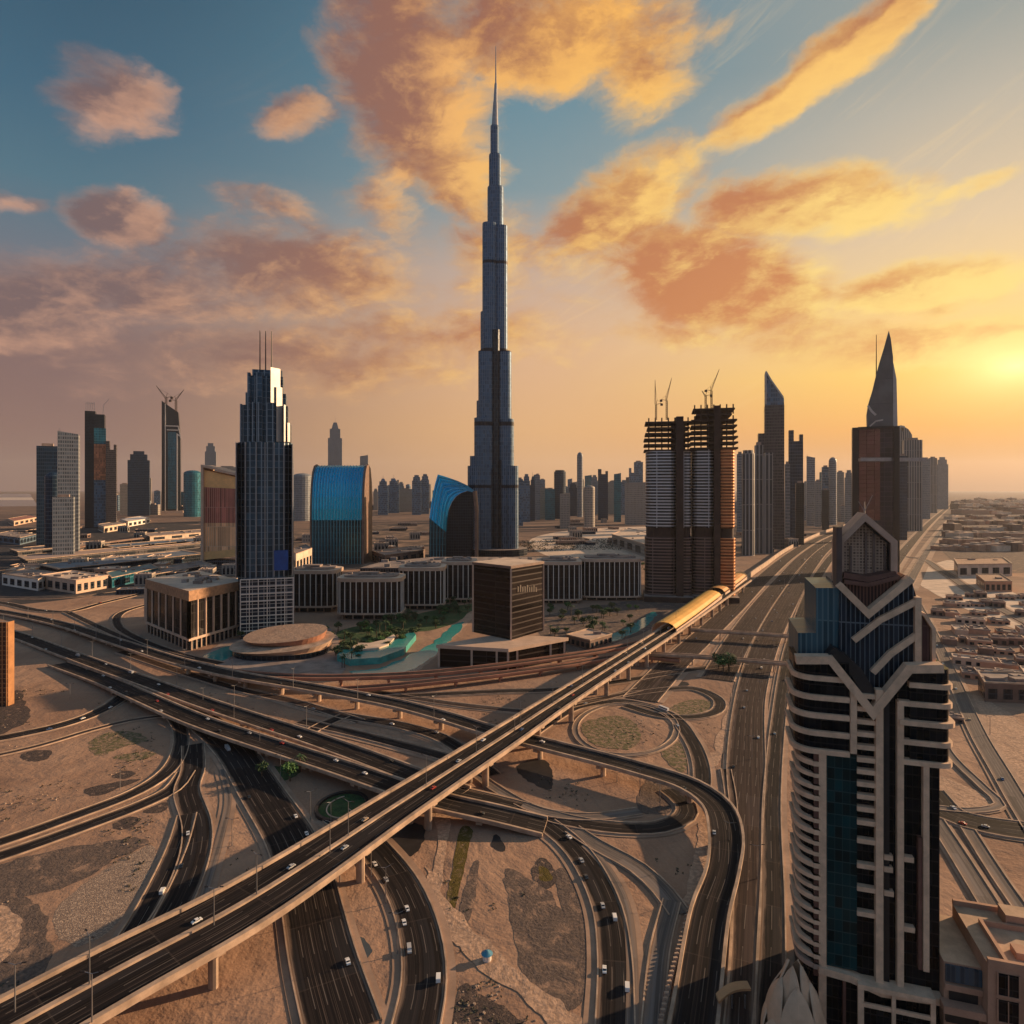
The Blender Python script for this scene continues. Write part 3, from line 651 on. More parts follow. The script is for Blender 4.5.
SK = [
    # far left cluster
    (37, 57, 446, 546, 'box', 'n', 'dark blue slab tower at the far left beside the pale grey slab tower'),
    (58, 78, 431, 557, 'sloper', 'g', 'pale grey slab tower at the far left, taller neighbour of the dark blue slab'),
    (53, 73, 497, 560, 'box', 'g', 'low grey block standing in front of the two far left slab towers'),
    (44, 61, 472, 552, 'dome', 'n', 'small domed navy block between the two far left slab towers'),
    (106, 116, 441, 528, 'notch', 'r', 'brown tower with notched top against the right side of the orange and teal faced tower'),
    (128, 149, 451, 516, 'step', 'n', 'blue grey stepped tower between the orange faced tower and the white framed tower'),
    (145, 151, 478, 514, 'box', 'e', 'short pale block leaning against the blue grey stepped tower'),
    (120, 129, 484, 515, 'box', 'e', 'short pale hazy block left of the blue grey stepped tower'),
    (183, 201, 470, 517, 'dome', 't', 'wide teal grey round topped tower behind the orange curved hotel'),
    (205, 216, 443, 504, 'step', 'g', 'hazy grey tower peeking over the orange curved hotel'),
    (216, 238, 467, 506, 'box', 'e', 'broad pale block hidden behind the orange curved hotel and the three mast tower'),
    (292, 312, 473, 521, 'dome', 'g', 'grey drum shaped block between the three mast tower and the square blue curved building'),
    (328, 342, 412, 505, 'spire', 'g', 'slender grey tower with pointed spire above the square blue curved building'),
    (360, 368, 455, 505, 'slopel', 'g', 'thin grey tower with a hooked top just right of the square blue curved building'),
    (378, 388, 474, 515, 'spire', 'b', 'first hazy spired tower between the two blue curved buildings'),
    (388, 399, 474, 513, 'spire', 'b', 'second hazy spired tower between the two blue curved buildings'),
    (399, 412, 489, 512, 'box', 'e', 'low pale hazy block between the two blue curved buildings'),
    (412, 421, 475, 515, 'step', 'b', 'hazy stepped tower left of the arched blue building'),
    (421, 429, 474, 514, 'step', 'b', 'hazy stepped tower touching the arched blue building'),
    # behind the tallest tower, to the twin towers
    (517, 523, 479, 526, 'box', 'b', 'narrow blue grey tower touching the right foot of the tallest tower'),
    (523, 530, 474, 522, 'step', 'b', 'first of the three clustered blue grey towers right of the tallest tower'),
    (530, 535, 471, 521, 'spire', 'n', 'spired middle one of the clustered towers right of the tallest tower'),
    (535, 540, 475, 520, 'box', 'g', 'grey last one of the clustered towers right of the tallest tower'),
    (539, 547, 488, 519, 'box', 'e', 'low beige block right of the clustered towers'),
    (545, 555, 489, 520, 'box', 't', 'wide low blue block in front of the drum topped dark tower'),
    (554, 566, 470, 519, 'round', 'n', 'dark blue tower with a drum top in the middle of the distant skyline'),
    (560, 570, 493, 529, 'slopel', 'e', 'pale beige slab nearest the parking plain in the mid distance'),
    (569, 577, 483, 516, 'step', 'n', 'small dark stepped tower left of the thin cylinder tower'),
    (577, 583, 452, 517, 'dome', 'g', 'thin tall cylinder tower with round top in the distant skyline'),
    (584, 595, 485, 530, 'dome', 'e', 'pale beige round topped tower beside the thin cylinder tower'),
    (591, 598, 475, 514, 'step', 'g', 'hazy grey tower behind the pale beige round topped tower'),
    (598, 608, 469, 520, 'notch', 'n', 'black two horned tower in the distant skyline'),
    (608, 615, 482, 514, 'box', 'e', 'pale hazy block right of the black two horned tower'),
    (614, 621, 473, 522, 'slopel', 't', 'bright teal slanted tower in the distant skyline'),
    (620, 628, 480, 515, 'step', 'b', 'hazy blue tower behind the bright teal slanted tower'),
    (629, 636, 468, 515, 'notch', 'b', 'blue grey tower left of the twin unfinished towers'),
    (634, 643, 462, 514, 'box', 'b', 'taller blue grey tower hidden partly by the twin unfinished towers'),
    (625, 648, 482, 525, 'slopel', 'e', 'wide beige slanted block touching the twin unfinished towers'),
    # right of the twin towers
    (737, 743, 454, 535, 'box', 'g', 'grey sliver tower touching the right of the twin unfinished towers'),
    (742, 755, 450, 556, 'round', 'v', 'round ribbed beige tower beside the twin unfinished towers'),
    (755, 773, 445, 554, 'twin', 'v', 'paired dark and pale slab tower in front of the blade topped tower'),
    (785, 790, 464, 546, 'box', 'g', 'thin pale tower right of the blade topped tower'),
    (789, 803, 430, 541, 'notch', 'n', 'dark blue horned tower right of the blade topped tower'),
    (796, 804, 483, 545, 'box', 'd', 'short black block at the foot of the dark blue horned tower'),
    (807, 815, 456, 526, 'sloper', 'g', 'grey slanted tower above the highway bend'),
    (815, 821, 481, 527, 'box', 'e', 'short hazy block beside the grey slanted tower over the highway bend'),
    (822, 829, 467, 524, 'box', 'b', 'blue grey tower left of the domed grey tower over the highway'),
    (822, 829, 490, 530, 'box', 'd', 'dark block standing before the blue grey tower over the highway'),
    (829, 837, 457, 525, 'dome', 'g', 'domed grey tower over the highway'),
    (837, 844, 472, 521, 'box', 'e', 'hazy beige tower left of the fin topped tower'),
    (845, 853, 470, 524, 'step', 'g', 'hazy stepped tower touching the fin topped tower'),
    (899, 907, 456, 540, 'box', 'n', 'dark block under the sky bridge right of the fin topped tower'),
    (904, 922, 440, 531, 'box', 'v', 'ribbed grey tower carrying the curled top at the end of the sky bridge'),
    (921, 930, 459, 519, 'box', 'g', 'grey tower second from the desert in the right hand row'),
    (929, 937, 458, 513, 'box', 'v', 'ribbed tower third in the right hand row by the desert'),
    (937, 948, 457, 509, 'step', 'g', 'last hazy tower of the right hand row by the desert'),
]
rk = random.Random(31)
for lo, hi, n, y0, y1, wh in ((372, 432, 9, 478, 496, 'in the gap of the two blue curved buildings'), (517, 648, 22, 474, 497, 'between the tallest tower and twin unfinished towers'), (738, 850, 14, 470, 494, 'behind the highway bend'), (110, 236, 8, 484, 498, 'behind the left towers'), (296, 330, 4, 484, 496, 'left of the square blue building')):
    cb = [(a, b_) for a in 'bgetn' for b_ in ('box', 'step', 'dome', 'spire', 'notch', 'slopel', 'round')]; rk.shuffle(cb)
    for k in range(n):
        px = lo + (hi - lo) * (k + rk.random()) / n; wd = rk.uniform(3.5, 8); (fm, st) = cb[k]
        nm = {'b': 'blue grey', 'g': 'grey', 'e': 'beige', 't': 'teal', 'n': 'navy'}[fm] + ' ' + {'box': 'flat topped', 'step': 'stepped', 'dome': 'domed', 'spire': 'spired', 'notch': 'notched', 'slopel': 'slanted', 'round': 'drum'}[st]
        SK.append((px, px + wd, rk.uniform(y0, y1), rk.uniform(507, 513), st, fm, f'hazy {nm} tower {wh}'))
for a in SK: tower(*a)

# far hazy blocks below the tall skyline, one thing each
rr = random.Random(11); prot = []
for k in range(4):
    t = thing('distant_block', 'proto', 'building', (0, 0, 0), 'low hazy blocks of the far skyline', rot=0)
    mb = MB(); hw = (16, 22, 13, 27)[k]; mb.box(-hw, hw, 0, 30, 0, (70, 48, 95, 38)[k], 0, 1); mb.build('block_body', [(F_GREY, F_BEIGE, F_BLUE, F_BRN)[k], ROOFG], t)
    mb = MB(); mb.box(-hw * .5, hw * .3, 6, 20, (70, 48, 95, 38)[k] + .01, (70, 48, 95, 38)[k] + 6); mb.build('plant_room', ROOFG, t)
    prot.append(t)
spots = [(x + rr.uniform(-2, 2), rr.uniform(505, 514)) for x in range(520, 650, 7)] + [(x + rr.uniform(-2, 2), rr.uniform(506, 512)) for x in range(372, 432, 7)] + [(x + rr.uniform(-2, 2), rr.uniform(512, 526)) for x in range(806, 852, 5)] + [(x + rr.uniform(-3, 3), rr.uniform(507, 516)) for x in range(118, 236, 12)] + [(x, rr.uniform(512, 522)) for x in range(738, 760, 6)]
for i, (px, py) in enumerate(spots):
    k = i % 4; g = G(px, py); zone = 'between the tallest tower and twin unfinished towers' if 500 < px < 700 else 'between the two blue curved buildings' if px < 450 and px > 300 else 'along the highway bend' if px > 700 else 'behind the left towers'
    lb = f"low hazy {('grey', 'beige', 'blue grey', 'brown')[k]} block {zone}"
    if i < 4: prot[k].location = (*g, 0); prot[k]['label'] = lb
    else: dup(prot[k], (*g, 0), rr.uniform(-.2, .2), lb, None, rr.uniform(.75, 1.35))

# ------------------------------------------------------------------ the tallest tower
d0 = 1528.0
F_BURJ = facade('silver_blue_fins', (.045, .10, .17), (.16, .21, .265), 9, 5.0, .09, .36, .24, .5, .12, .5, bands=[(Z(263, d0), Z(260, d0)), (Z(352, d0), Z(348, d0)), (Z(426, d0), Z(422, d0)), (Z(488, d0), Z(485, d0))])
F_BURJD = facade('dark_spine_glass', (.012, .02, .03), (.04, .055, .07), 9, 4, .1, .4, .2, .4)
t = thing('supertall_tower', 'very tall silver blue tower stepping up to a needle spire, the tallest thing in view', 'skyscraper', (X(495, d0), d0, 0))
lobes = [(467.5, 482, 466, -14), (469.5, 485, 456, -4), (474, 489, 418, -10), (476, 488, 400, 6), (478, 494, 351, -6), (480, 494, 310, 8), (482, 497, 222, 0),
         (505, 518.5, 466, -14), (499.5, 514, 419, -8), (497, 511.5, 351, -4), (494, 507.5, 224, 4), (487, 503.5, 184, 10), (488.5, 501, 150, 12), (490, 498.5, 120, 13)]
for a, b_, yt, dy in lobes:
    mb = MB(); xa, xb = X(a, d0), X(b_, d0); r = (xb - xa) / 2
    mb.prism(poly_round((xa + xb) / 2, d0 + dy + 18, r, r * 1.25, 3.0, 16), 0, Z(yt, d0), 0, 1); mb.build('stepped_wing', [F_BURJ, STEEL], t)
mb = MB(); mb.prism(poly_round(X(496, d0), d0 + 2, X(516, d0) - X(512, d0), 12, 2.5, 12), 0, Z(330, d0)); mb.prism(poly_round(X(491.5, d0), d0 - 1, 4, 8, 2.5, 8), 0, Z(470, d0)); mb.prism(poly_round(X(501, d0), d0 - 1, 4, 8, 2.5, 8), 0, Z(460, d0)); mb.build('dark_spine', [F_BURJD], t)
mb = MB(); zt = [Z(y, d0) for y in (121, 95, 76, 38)]; xx = X(495.5, d0); yy = d0 + 29
mb.bar((X(494.5, d0), yy, zt[0] - 8), (X(495, d0), yy, zt[1]), (8.5, 5.2), 0, 10); mb.bar((X(495, d0), yy, zt[1] - 1), (xx, yy, zt[2]), (4.6, 3.2), 0, 10); mb.bar((xx, yy, zt[2] - 1), (xx, yy, zt[3]), (2.0, .8), 0, 8); mb.build('spire', STEEL, t)
mb = MB(); mb.prism(poly_round(X(495, d0), d0 + 10, 78, 60, 2.2, 24), 0, 16, 0, 1); mb.build('podium', [F_DARK, ROOFG], t)

# ------------------------------------------------------------------ left named towers
d1 = H * F / (528 - HY)
t = thing('skyscraper', 'dark tower with teal and orange face panels and scaffolding on its roof', 'skyscraper', (X(95, d1), d1, 0))
mb = MB(); mb.box(X(85, d1), X(95, d1), d1 + 10, d1 + 70, 0, Z(411, d1), 0, 1); mb.box(X(94, d1), X(104, d1), d1 + 6, d1 + 70, 0, Z(414, d1), 0, 1); mb.build('tower_body', [F_DARK, ROOFG], t)
for nm, ya, yb, m_ in (('teal_panel', 428, 444, F_TEAL), ('orange_panel', 444, 480, facade('orange_glass', (.5, .2, .1), (.4, .16, .09), 8, 6, .15, .1, .3, .2)), ('blue_panel', 480, 527, F_BLUE)):
    mb = MB(); mb.box(X(94, d1), X(105.5, d1), d1, d1 + 5.9, Z(yb, d1), Z(ya, d1)); mb.build(nm, m_, t)
mb = MB()
for k in range(5): mb.bar((X(86 + 2 * k, d1), d1 + 20, Z(411, d1)), (X(86 + 2 * k, d1), d1 + 20, Z(402, d1)), 1.2)
mb.bar((X(86, d1), d1 + 20, Z(403, d1)), (X(94, d1), d1 + 20, Z(403, d1)), 1); mb.bar((X(102, d1), d1 + 20, Z(415, d1)), (X(103, d1), d1 + 20, Z(404, d1)), 1.2); mb.bar((X(103, d1), d1 + 20, Z(404, d1)), (X(108, d1), d1 + 20, Z(398, d1)), 1); mb.build('roof_scaffold', STEEL, t); face(t)

d1 = H * F / (513 - HY)
t = thing('skyscraper', 'black slender tower framed in white lines with a raking glass top', 'skyscraper', (X(171, d1), d1, 0))
mb = MB(); mb.extr([(X(162, d1), 0), (X(180, d1), 0), (X(180, d1), Z(438, d1)), (X(178, d1), Z(412, d1)), (X(166, d1), Z(404, d1)), (X(162, d1), Z(401, d1))], d1, d1 + 90); mb.build('tower_body', [F_DARK], t)
mb = MB()
for pl, th in (([(165.5, 511), (165.5, 404)], 3.2), ([(167, 430), (178, 430)], 4), ([(177, 511), (177, 434), (180, 436)], 5), ([(165, 426), (178, 426), (180.5, 438)], 4)): mb.ribbon([(X(x, d1), Z(y, d1)) for x, y in pl], th * 1.3, d1 - 6, d1 - .2)
mb.build('white_frame', WHITE, t)
mb = MB(); mb.box(X(168, d1), X(176, d1), d1 - 3, d1 - .1, Z(509, d1), Z(432, d1)); mb.build('glass_face', F_TEAL, t)
mb = MB(); mb.box(X(160, d1), X(183, d1), d1 - 30, d1 + 100, 0, 14); mb.build('base_block', CREAM, t); face(t)

def crane(px, pyb, pyt, d, jib, label):
    """tower crane: mast from pyb to pyt; jib = end pixel of the boom, tail on the other side"""
    x, y0 = X(px, d), d + 25; t = thing('tower_crane', label, 'crane', (x, y0, Z(pyb, d)), 'tower cranes over the skyline')
    s = max(.9, d / 1000); mb = MB(); zb, zt = Z(pyb, d), Z(pyt, d)
    w_ = 1.1 * s
    for a, b_ in ((-1, -1), (1, -1), (1, 1), (-1, 1)): mb.bar((x + a * w_, y0 + b_ * w_, zb), (x + a * w_, y0 + b_ * w_, zt), .32 * s)
    n = int((zt - zb) / (3 * w_)) + 1
    for k in range(n):
        z0 = zb + (zt - zb) * k / n; z1 = zb + (zt - zb) * (k + 1) / n
        mb.bar((x - w_, y0 - w_, z0), (x + w_, y0 - w_, z1), .22 * s); mb.bar((x + w_, y0 + w_, z0), (x - w_, y0 + w_, z1), .22 * s)
    mb.build('mast', RUST, t)
    jx, jz = X(jib[0], d), Z(jib[1], d); mb = MB(); P0 = Vector((x, y0, zt)); P1 = Vector((jx, y0, jz)); u = (P1 - P0); nn = Vector((-u.z, 0, u.x)).normalized()
    mb.bar(P0, P1, .4 * s); mb.bar(P0 + nn * 2.2 * s, P1, .3 * s); q = 7
    for k in range(q): mb.bar(P0 + u * (k / q), P0 + u * ((k + .5) / q) + nn * 2.2 * s * (1 - (k + .5) / q), .2 * s); mb.bar(P0 + u * ((k + .5) / q) + nn * 2.2 * s * (1 - (k + .5) / q), P0 + u * ((k + 1) / q), .2 * s)
    mb.build('jib', RUST, t)
    sg = -1 if jx > x else 1; mb = MB(); mb.bar(P0, P0 + Vector((sg * 9 * s, 0, 1.5 * s)), .5 * s); mb.box(P0.x + sg * 9 * s - 1.8 * s, P0.x + sg * 9 * s + 1.8 * s, y0 - 1.2 * s, y0 + 1.2 * s, P0.z - 2.2 * s, P0.z + 1.2 * s); mb.build('counterweight', RUST, t)
    mb = MB(); mb.bar(P0, P0 + Vector((sg * 2 * s, 0, 7 * s)), .35 * s); mb.bar(P0 + Vector((sg * 2 * s, 0, 7 * s)), P0 + u * .75, .14 * s); mb.bar(P0 + Vector((sg * 2 * s, 0, 7 * s)), P0 + Vector((sg * 9 * s, 0, 1.5 * s)), .14 * s); mb.build('stay', RUST, t)
crane(164, 404, 397, d1 - 20, (154, 385), 'crane with its boom raised to the left on the white framed tower')
crane(174, 411, 400, d1 - 20, (182, 389), 'crane with its boom raised to the right on the white framed tower')

# orange curved hotel slab
d1 = H * F / (566 - HY)
t = thing('curved_hotel', 'orange and red ribbed building with a cream curved frame behind the three mast tower', 'building', (X(218, d1), d1, 0))
F_RED = facade('red_ribbed_glass', (.34, .11, .08), (.6, .33, .25), 40, 4.2, .02, .22, .3, .3); F_ORG = facade('amber_ribbed_glass', (.80, .42, .20), (.78, .52, .34), 40, 4.2, .02, .25, .35, .1); F_YEL = facade('yellow_band', (.88, .50, .2), (.85, .5, .24), 6, 5, .05, .05, .6, .0, .06)
zz = lambda y: Z(y, d1); xx = lambda x: X(x, d1); x9 = 240
prof = lambda y0, y1, y2, y3: [(xx(204), zz(y0)), (xx(x9), zz(y1)), (xx(x9), zz(y3)), (xx(204), zz(y2))]
mb = MB(); mb.extr(prof(552, 549, 560, 556), d1 + 1, d1 + 40); mb.build('yellow_band', F_YEL, t); mb = MB(); mb.extr(prof(470, 478, 487, 489), d1 + 1, d1 + 40, 0); mb.build('yellow_band', F_YEL, t)
mb = MB(); mb.extr(prof(487.05, 489.05, 523, 523), d1 + 1.5, d1 + 40); mb.build('red_face', F_RED, t)
mb = MB(); mb.extr(prof(523.05, 523.05, 551.95, 548.95), d1 + 1.5, d1 + 40); mb.build('amber_face', F_ORG, t)
mb = MB(); mb.ribbon([(xx(203), zz(568)), (xx(203), zz(466)), (xx(215), zz(468.5)), (xx(228), zz(472.5)), (xx(x9), zz(475))], 4.5, d1 - 5, d1 + 45); mb.build('curved_frame', CREAM, t)
mb = MB(); mb.box(xx(205), xx(x9), d1 + 3, d1 + 38, 0, zz(560)); mb.build('base', F_BRN, t)

# ------------------------------------------------------------------ three mast tower
d1 = 690.0; xx = lambda x: X(x, d1); zz = lambda y: Z(y, d1)
F_ADR = facade('steel_blue_ribs', (.03, .065, .10), (.26, .31, .35), 7, 6.2, .06, .2, .16, .6, .4, .6)
SILV = plain('bright_metal_and_sun_glint', (.42, .40, .375), .45, .3, .12, .1)  # silver trim, and the sun's glint put into colour on some parts
t = thing('mast_tower', 'dark glass stepped tower with three masts on top and a gridded glass base', 'skyscraper', (xx(265), d1, 0))
mb = MB(); mb.prism([(xx(237), d1 + 14), (xx(246), d1 + 3), (xx(265), d1), (xx(284), d1 + 3), (xx(292), d1 + 14), (xx(292), d1 + 46), (xx(237), d1 + 46)], 0, zz(442), 0, 1); mb.build('tower_body', [F_ADR, ROOFG], t)
for a, b_, yt, dy in ((239, 290, 421, 16), (242, 287, 404, 13), (244.5, 285, 391, 17), (247.5, 282, 374, 14), (251, 281, 367, 18)):
    mb = MB(); mb.prism([(xx(a), d1 + dy), (xx(b_), d1 + dy), (xx(b_), d1 + 44 - dy * .2), (xx(a), d1 + 44 - dy * .2)], zz(442) + .02, zz(yt), 0, 1); mb.build('setback', [F_ADR, STEEL], t)
for a, b_, yt, dy in ((256, 262, 372, 5), (247, 250, 372, 8), (240, 242, 404, 7), (258, 259.5, 402, 2), (266, 274, 402, 4), (252, 255, 402, 4)):
    mb = MB(); mb.box(xx(a), xx(b_), d1 + dy, d1 + 20, zz(442) + .03, zz(yt)); mb.build('fin', [F_ADR], t)
for a, b_, yt, yb, dy in ((270.5, 279.5, 367, 402, 6), (276, 281.5, 386, 441, 9), (283.5, 285, 404, 441, 8), (287, 289.4, 422, 441, 10)):
    wd = xx(b_) - xx(a); mb = MB(); mb.prism([(xx(a), d1 + dy - 4), (xx(b_), d1 + dy - 4 + wd * .9), (xx(b_), d1 + 24 + wd), (xx(a), d1 + 24)], zz(yb), zz(yt) + .5, bot=True); mb.build('sun_glint_panel', [SILV], t)  # bright panels added to stand for reflected sun on the right facets
for px in (258.3, 264, 270):
    mb = MB(); mb.bar((xx(px), d1 + 24, zz(372)), (xx(px), d1 + 24, zz(326)), (.8, .45), 0, 8); mb.build('mast', DARK, t)
mb = MB()
for px in (237, 246, 256.5, 265, 274, 283.5, 292): mb.box(xx(px) - .45, xx(px) + .45, d1 - .9, d1 + 16, zz(577), zz(442.5) if px not in (237, 292) else zz(443))
mb.build('mullion', STEEL, t)
mb = MB(); mb.box(xx(274), xx(288), d1 - 2.4, d1 - 1.2, zz(570.5), zz(550.5)); sg = mb.build('billboard', plain('cobalt_panel', (.005, .06, .26), .3, 0, .3, .1), t)
F_LAT = facade('gridded_base_glass', (.02, .035, .055), (.42, .40, .38), 4.0, 6.0, .16, .1, .12, .3, .6)
mb = MB(); mb.box(xx(242), xx(293.5), d1 - 8, d1 - 2.5, 0, zz(578), 0, 1); mb.build('gridded_base', [F_LAT, WHITE], t)
mb = MB()
for k in range(8): mb.box(xx(241.6), xx(293.9), d1 - 8.8, d1 - 8.05, zz(578 + 7.2 * k) - .45, zz(578 + 7.2 * k) + .45)
for k in range(7): q = xx(242 + 51.5 * k / 6); mb.box(q - .4, q + .4, d1 - 9.2, d1 - 8.82, zz(629), zz(577.4))
mb.build('white_grid', WHITE, t); face(t, .8)

# ------------------------------------------------------------------ blue curved buildings
def blue_glass():
    m, b = mat('sky_toned_blue_ribbed_glass'); u, v, _ = xyz(uvc())
    f = M('FRACT', u / 6.0); n = noise(vec(u * .3, v * .05, 1.0), 1.0, 4)
    col = mixc(M('LESS_THAN', f, .16), mixc(n, (.0, .17, .32), (.0, .42, .66)), (.05, .55, .75))
    col = mixc(sstep(f, .5, .9) * .45, col, (.0, .09, .18))
    put(b.inputs['Base Color'], col); b.inputs['Metallic'].default_value = .75; b.inputs['Roughness'].default_value = .2
    return m
BLUE = blue_glass(); RIBM = plain('blue_steel_rib', (.10, .36, .48), .3, .6, .1, .1)  # upper glass coloured brighter to hold the sky's reflection
F_SEA = facade('ground_toned_teal_ribbed_glass', (.004, .03, .045), (.03, .12, .145), 13, 6, .1, .2, .15, .4)  # same glass lower down, its darker reflection put into the colour
d1 = H * F / (564 - HY)
t = thing('curved_office', 'square fronted building whose bright blue ribbed glass curls back over its top', 'building', (X(340, d1), d1, 0))
xa, xb = X(311.5, d1), X(362, d1); zt = Z(467, d1); dep = 75
prof = [(0, Z(520, d1)), (.6, Z(509, d1)), (2.6, Z(497, d1)), (7.2, Z(483.5, d1)), (15, Z(473, d1)), (26, Z(467, d1)), (42, Z(465, d1)), (60, Z(469, d1)), (72, Z(484, d1)), (75, Z(500, d1))]
mb = MB()
for a, b_ in zip(prof, prof[1:]): mb.face([(xa, d1 + a[0], a[1]), (xb, d1 + a[0], a[1]), (xb, d1 + b_[0], b_[1]), (xa, d1 + b_[0], b_[1])], 0, [(0, a[1]), (xb - xa, a[1]), (xb - xa, b_[1] + b_[0]), (0, b_[1] + b_[0])])
mb.build('curling_roof', BLUE, t, True)
pf = [(0, 0)] + prof
for k in range(17):
    x = xa + (xb - xa) * (k + .5) / 17; mb = MB()
    for a, b_ in zip(pf, pf[1:]):
        dv = Vector((b_[0] - a[0], b_[1] - a[1])).normalized(); ny, nz = -dv.y * 1.1, dv.x * 1.1
        q = lambda xo, p, up: (xo, d1 + p[0] + ny * up, p[1] + nz * up)
        mb.face([q(x - .55, a, 1), q(x + .55, a, 1), q(x + .55, b_, 1), q(x - .55, b_, 1)])
        for sx in (-.55, .55): mb.face([q(x + sx, a, 0), q(x + sx, a, 1), q(x + sx, b_, 1), q(x + sx, b_, 0)])
    mb.build('rib', RIBM, t)
mb = MB(); mb.face([(xa, d1, 0), (xb, d1, 0), (xb, d1, prof[0][1]), (xa, d1, prof[0][1])], 0, [(0, 0), (xb - xa, 0), (xb - xa, prof[0][1]), (0, prof[0][1])]); mb.build('glass_front', F_SEA, t); mb = MB(); mb.face([(xa, d1 + 75, 0), (xb, d1 + 75, 0), (xb, d1 + 75, prof[-1][1]), (xa, d1 + 75, prof[-1][1])]); mb.build('glass_back', F_SEA, t)
for x_, w_ in ((xa - 3, 3.2), (xb - .2, 5)):
    mb = MB(); pl = [(0, 0)] + prof + [(75, 0)]; n = len(pl)
    for q in (x_, x_ + w_): mb.face([(q, d1 - 2 + a * 1.05, b_ + (3 if b_ else 0)) for a, b_ in pl], 0, [(a, b_) for a, b_ in pl])
    for i in range(n):
        a, b_ = pl[i], pl[(i + 1) % n]; mb.face([(x_, d1 - 2 + a[0] * 1.05, a[1] + (3 if a[1] else 0)), (x_ + w_, d1 - 2 + a[0] * 1.05, a[1] + (3 if a[1] else 0)), (x_ + w_, d1 - 2 + b_[0] * 1.05, b_[1] + (3 if b_[1] else 0)), (x_, d1 - 2 + b_[0] * 1.05, b_[1] + (3 if b_[1] else 0))])
    mb.build('side_wall', BROWN, t)

d1 = H * F / (563 - HY); xx = lambda x: X(x, d1); zz = lambda y: Z(y, d1)
t = thing('arched_office', 'building with a bright blue sail roof arching over a dark recess beside the tallest tower', 'building', (xx(452), d1, 0))
outer = [(428.5, 562), (428.5, 540), (429, 518), (431, 498), (433.5, 484), (436, 474), (446, 477), (456, 480.5), (466, 485), (474, 491)]
inner = [(446, 562), (446, 545), (446.5, 532), (447.5, 518), (449, 509), (452, 502), (456, 496.5), (461, 493), (467, 491), (473, 492.5)]
mb = MB(); N_ = 8
for i in range(len(outer) - 1):
    for k in range(N_):
        def q(i_, k_):
            s_ = k_ / N_; o_, n_ = outer[i_], inner[i_]; x = o_[0] + (n_[0] - o_[0]) * s_; y = o_[1] + (n_[1] - o_[1]) * s_
            up = max(0, min(1, (520 - y) / 46)); return (xx(x), d1 - 4 + 10 * (1 - sin(s_ * pi * .5)) + 26 * up * (1 - s_), zz(y))
        if i < 2: continue
        mb.face([q(i, k), q(i, k + 1), q(i + 1, k + 1), q(i + 1, k)], 0, [(k * 5, i * 20), (k * 5 + 5, i * 20), (k * 5 + 5, i * 20 + 20), (k * 5, i * 20 + 20)])
mb.build('sail_roof', BLUE, t, True)
for s_ in (.1, .28, .46, .64, .82):
    mb = MB(); P = []
    for i in range(len(outer)):
        o_, n_ = outer[i], inner[i]; x = o_[0] + (n_[0] - o_[0]) * s_; y = o_[1] + (n_[1] - o_[1]) * s_; up = max(0, min(1, (520 - y) / 46)); P.append((xx(x), d1 - 4.6 + 10 * (1 - sin(s_ * pi * .5)) + 26 * up * (1 - s_), zz(y)))
    for a, b_ in zip(P, P[1:]): mb.bar(a, b_, .7)
    mb.build('rib', RIBM, t)
mb = MB(); mb.face([(xx(428.5), d1 + 6, 0), (xx(446), d1 - 4, 0), (xx(446.5), d1 - 4, zz(532)), (xx(429), d1 + 6, zz(518))], 0, [(0, 0), (38, 0), (38, zz(532)), (0, zz(518))]); mb.build('glass_front', F_SEA, t)
mb = MB(); mb.extr([(xx(446), 0)] + [(xx(x), zz(y)) for x, y in inner[2:]] + [(xx(472), 0)], d1 + 2, d1 + 60); mb.extr([(xx(429), 0), (xx(446), 0), (xx(446), zz(500)), (xx(437), zz(478)), (xx(431), zz(505))], d1 + 34, d1 + 60); mb.build('dark_recess', F_DARK, t)
mb = MB(); mb.ribbon([(xx(474), zz(491)), (xx(476), zz(512)), (xx(476), zz(563))], 5, d1 - 6, d1 + 62); mb.build('side_wall', BROWN, t)

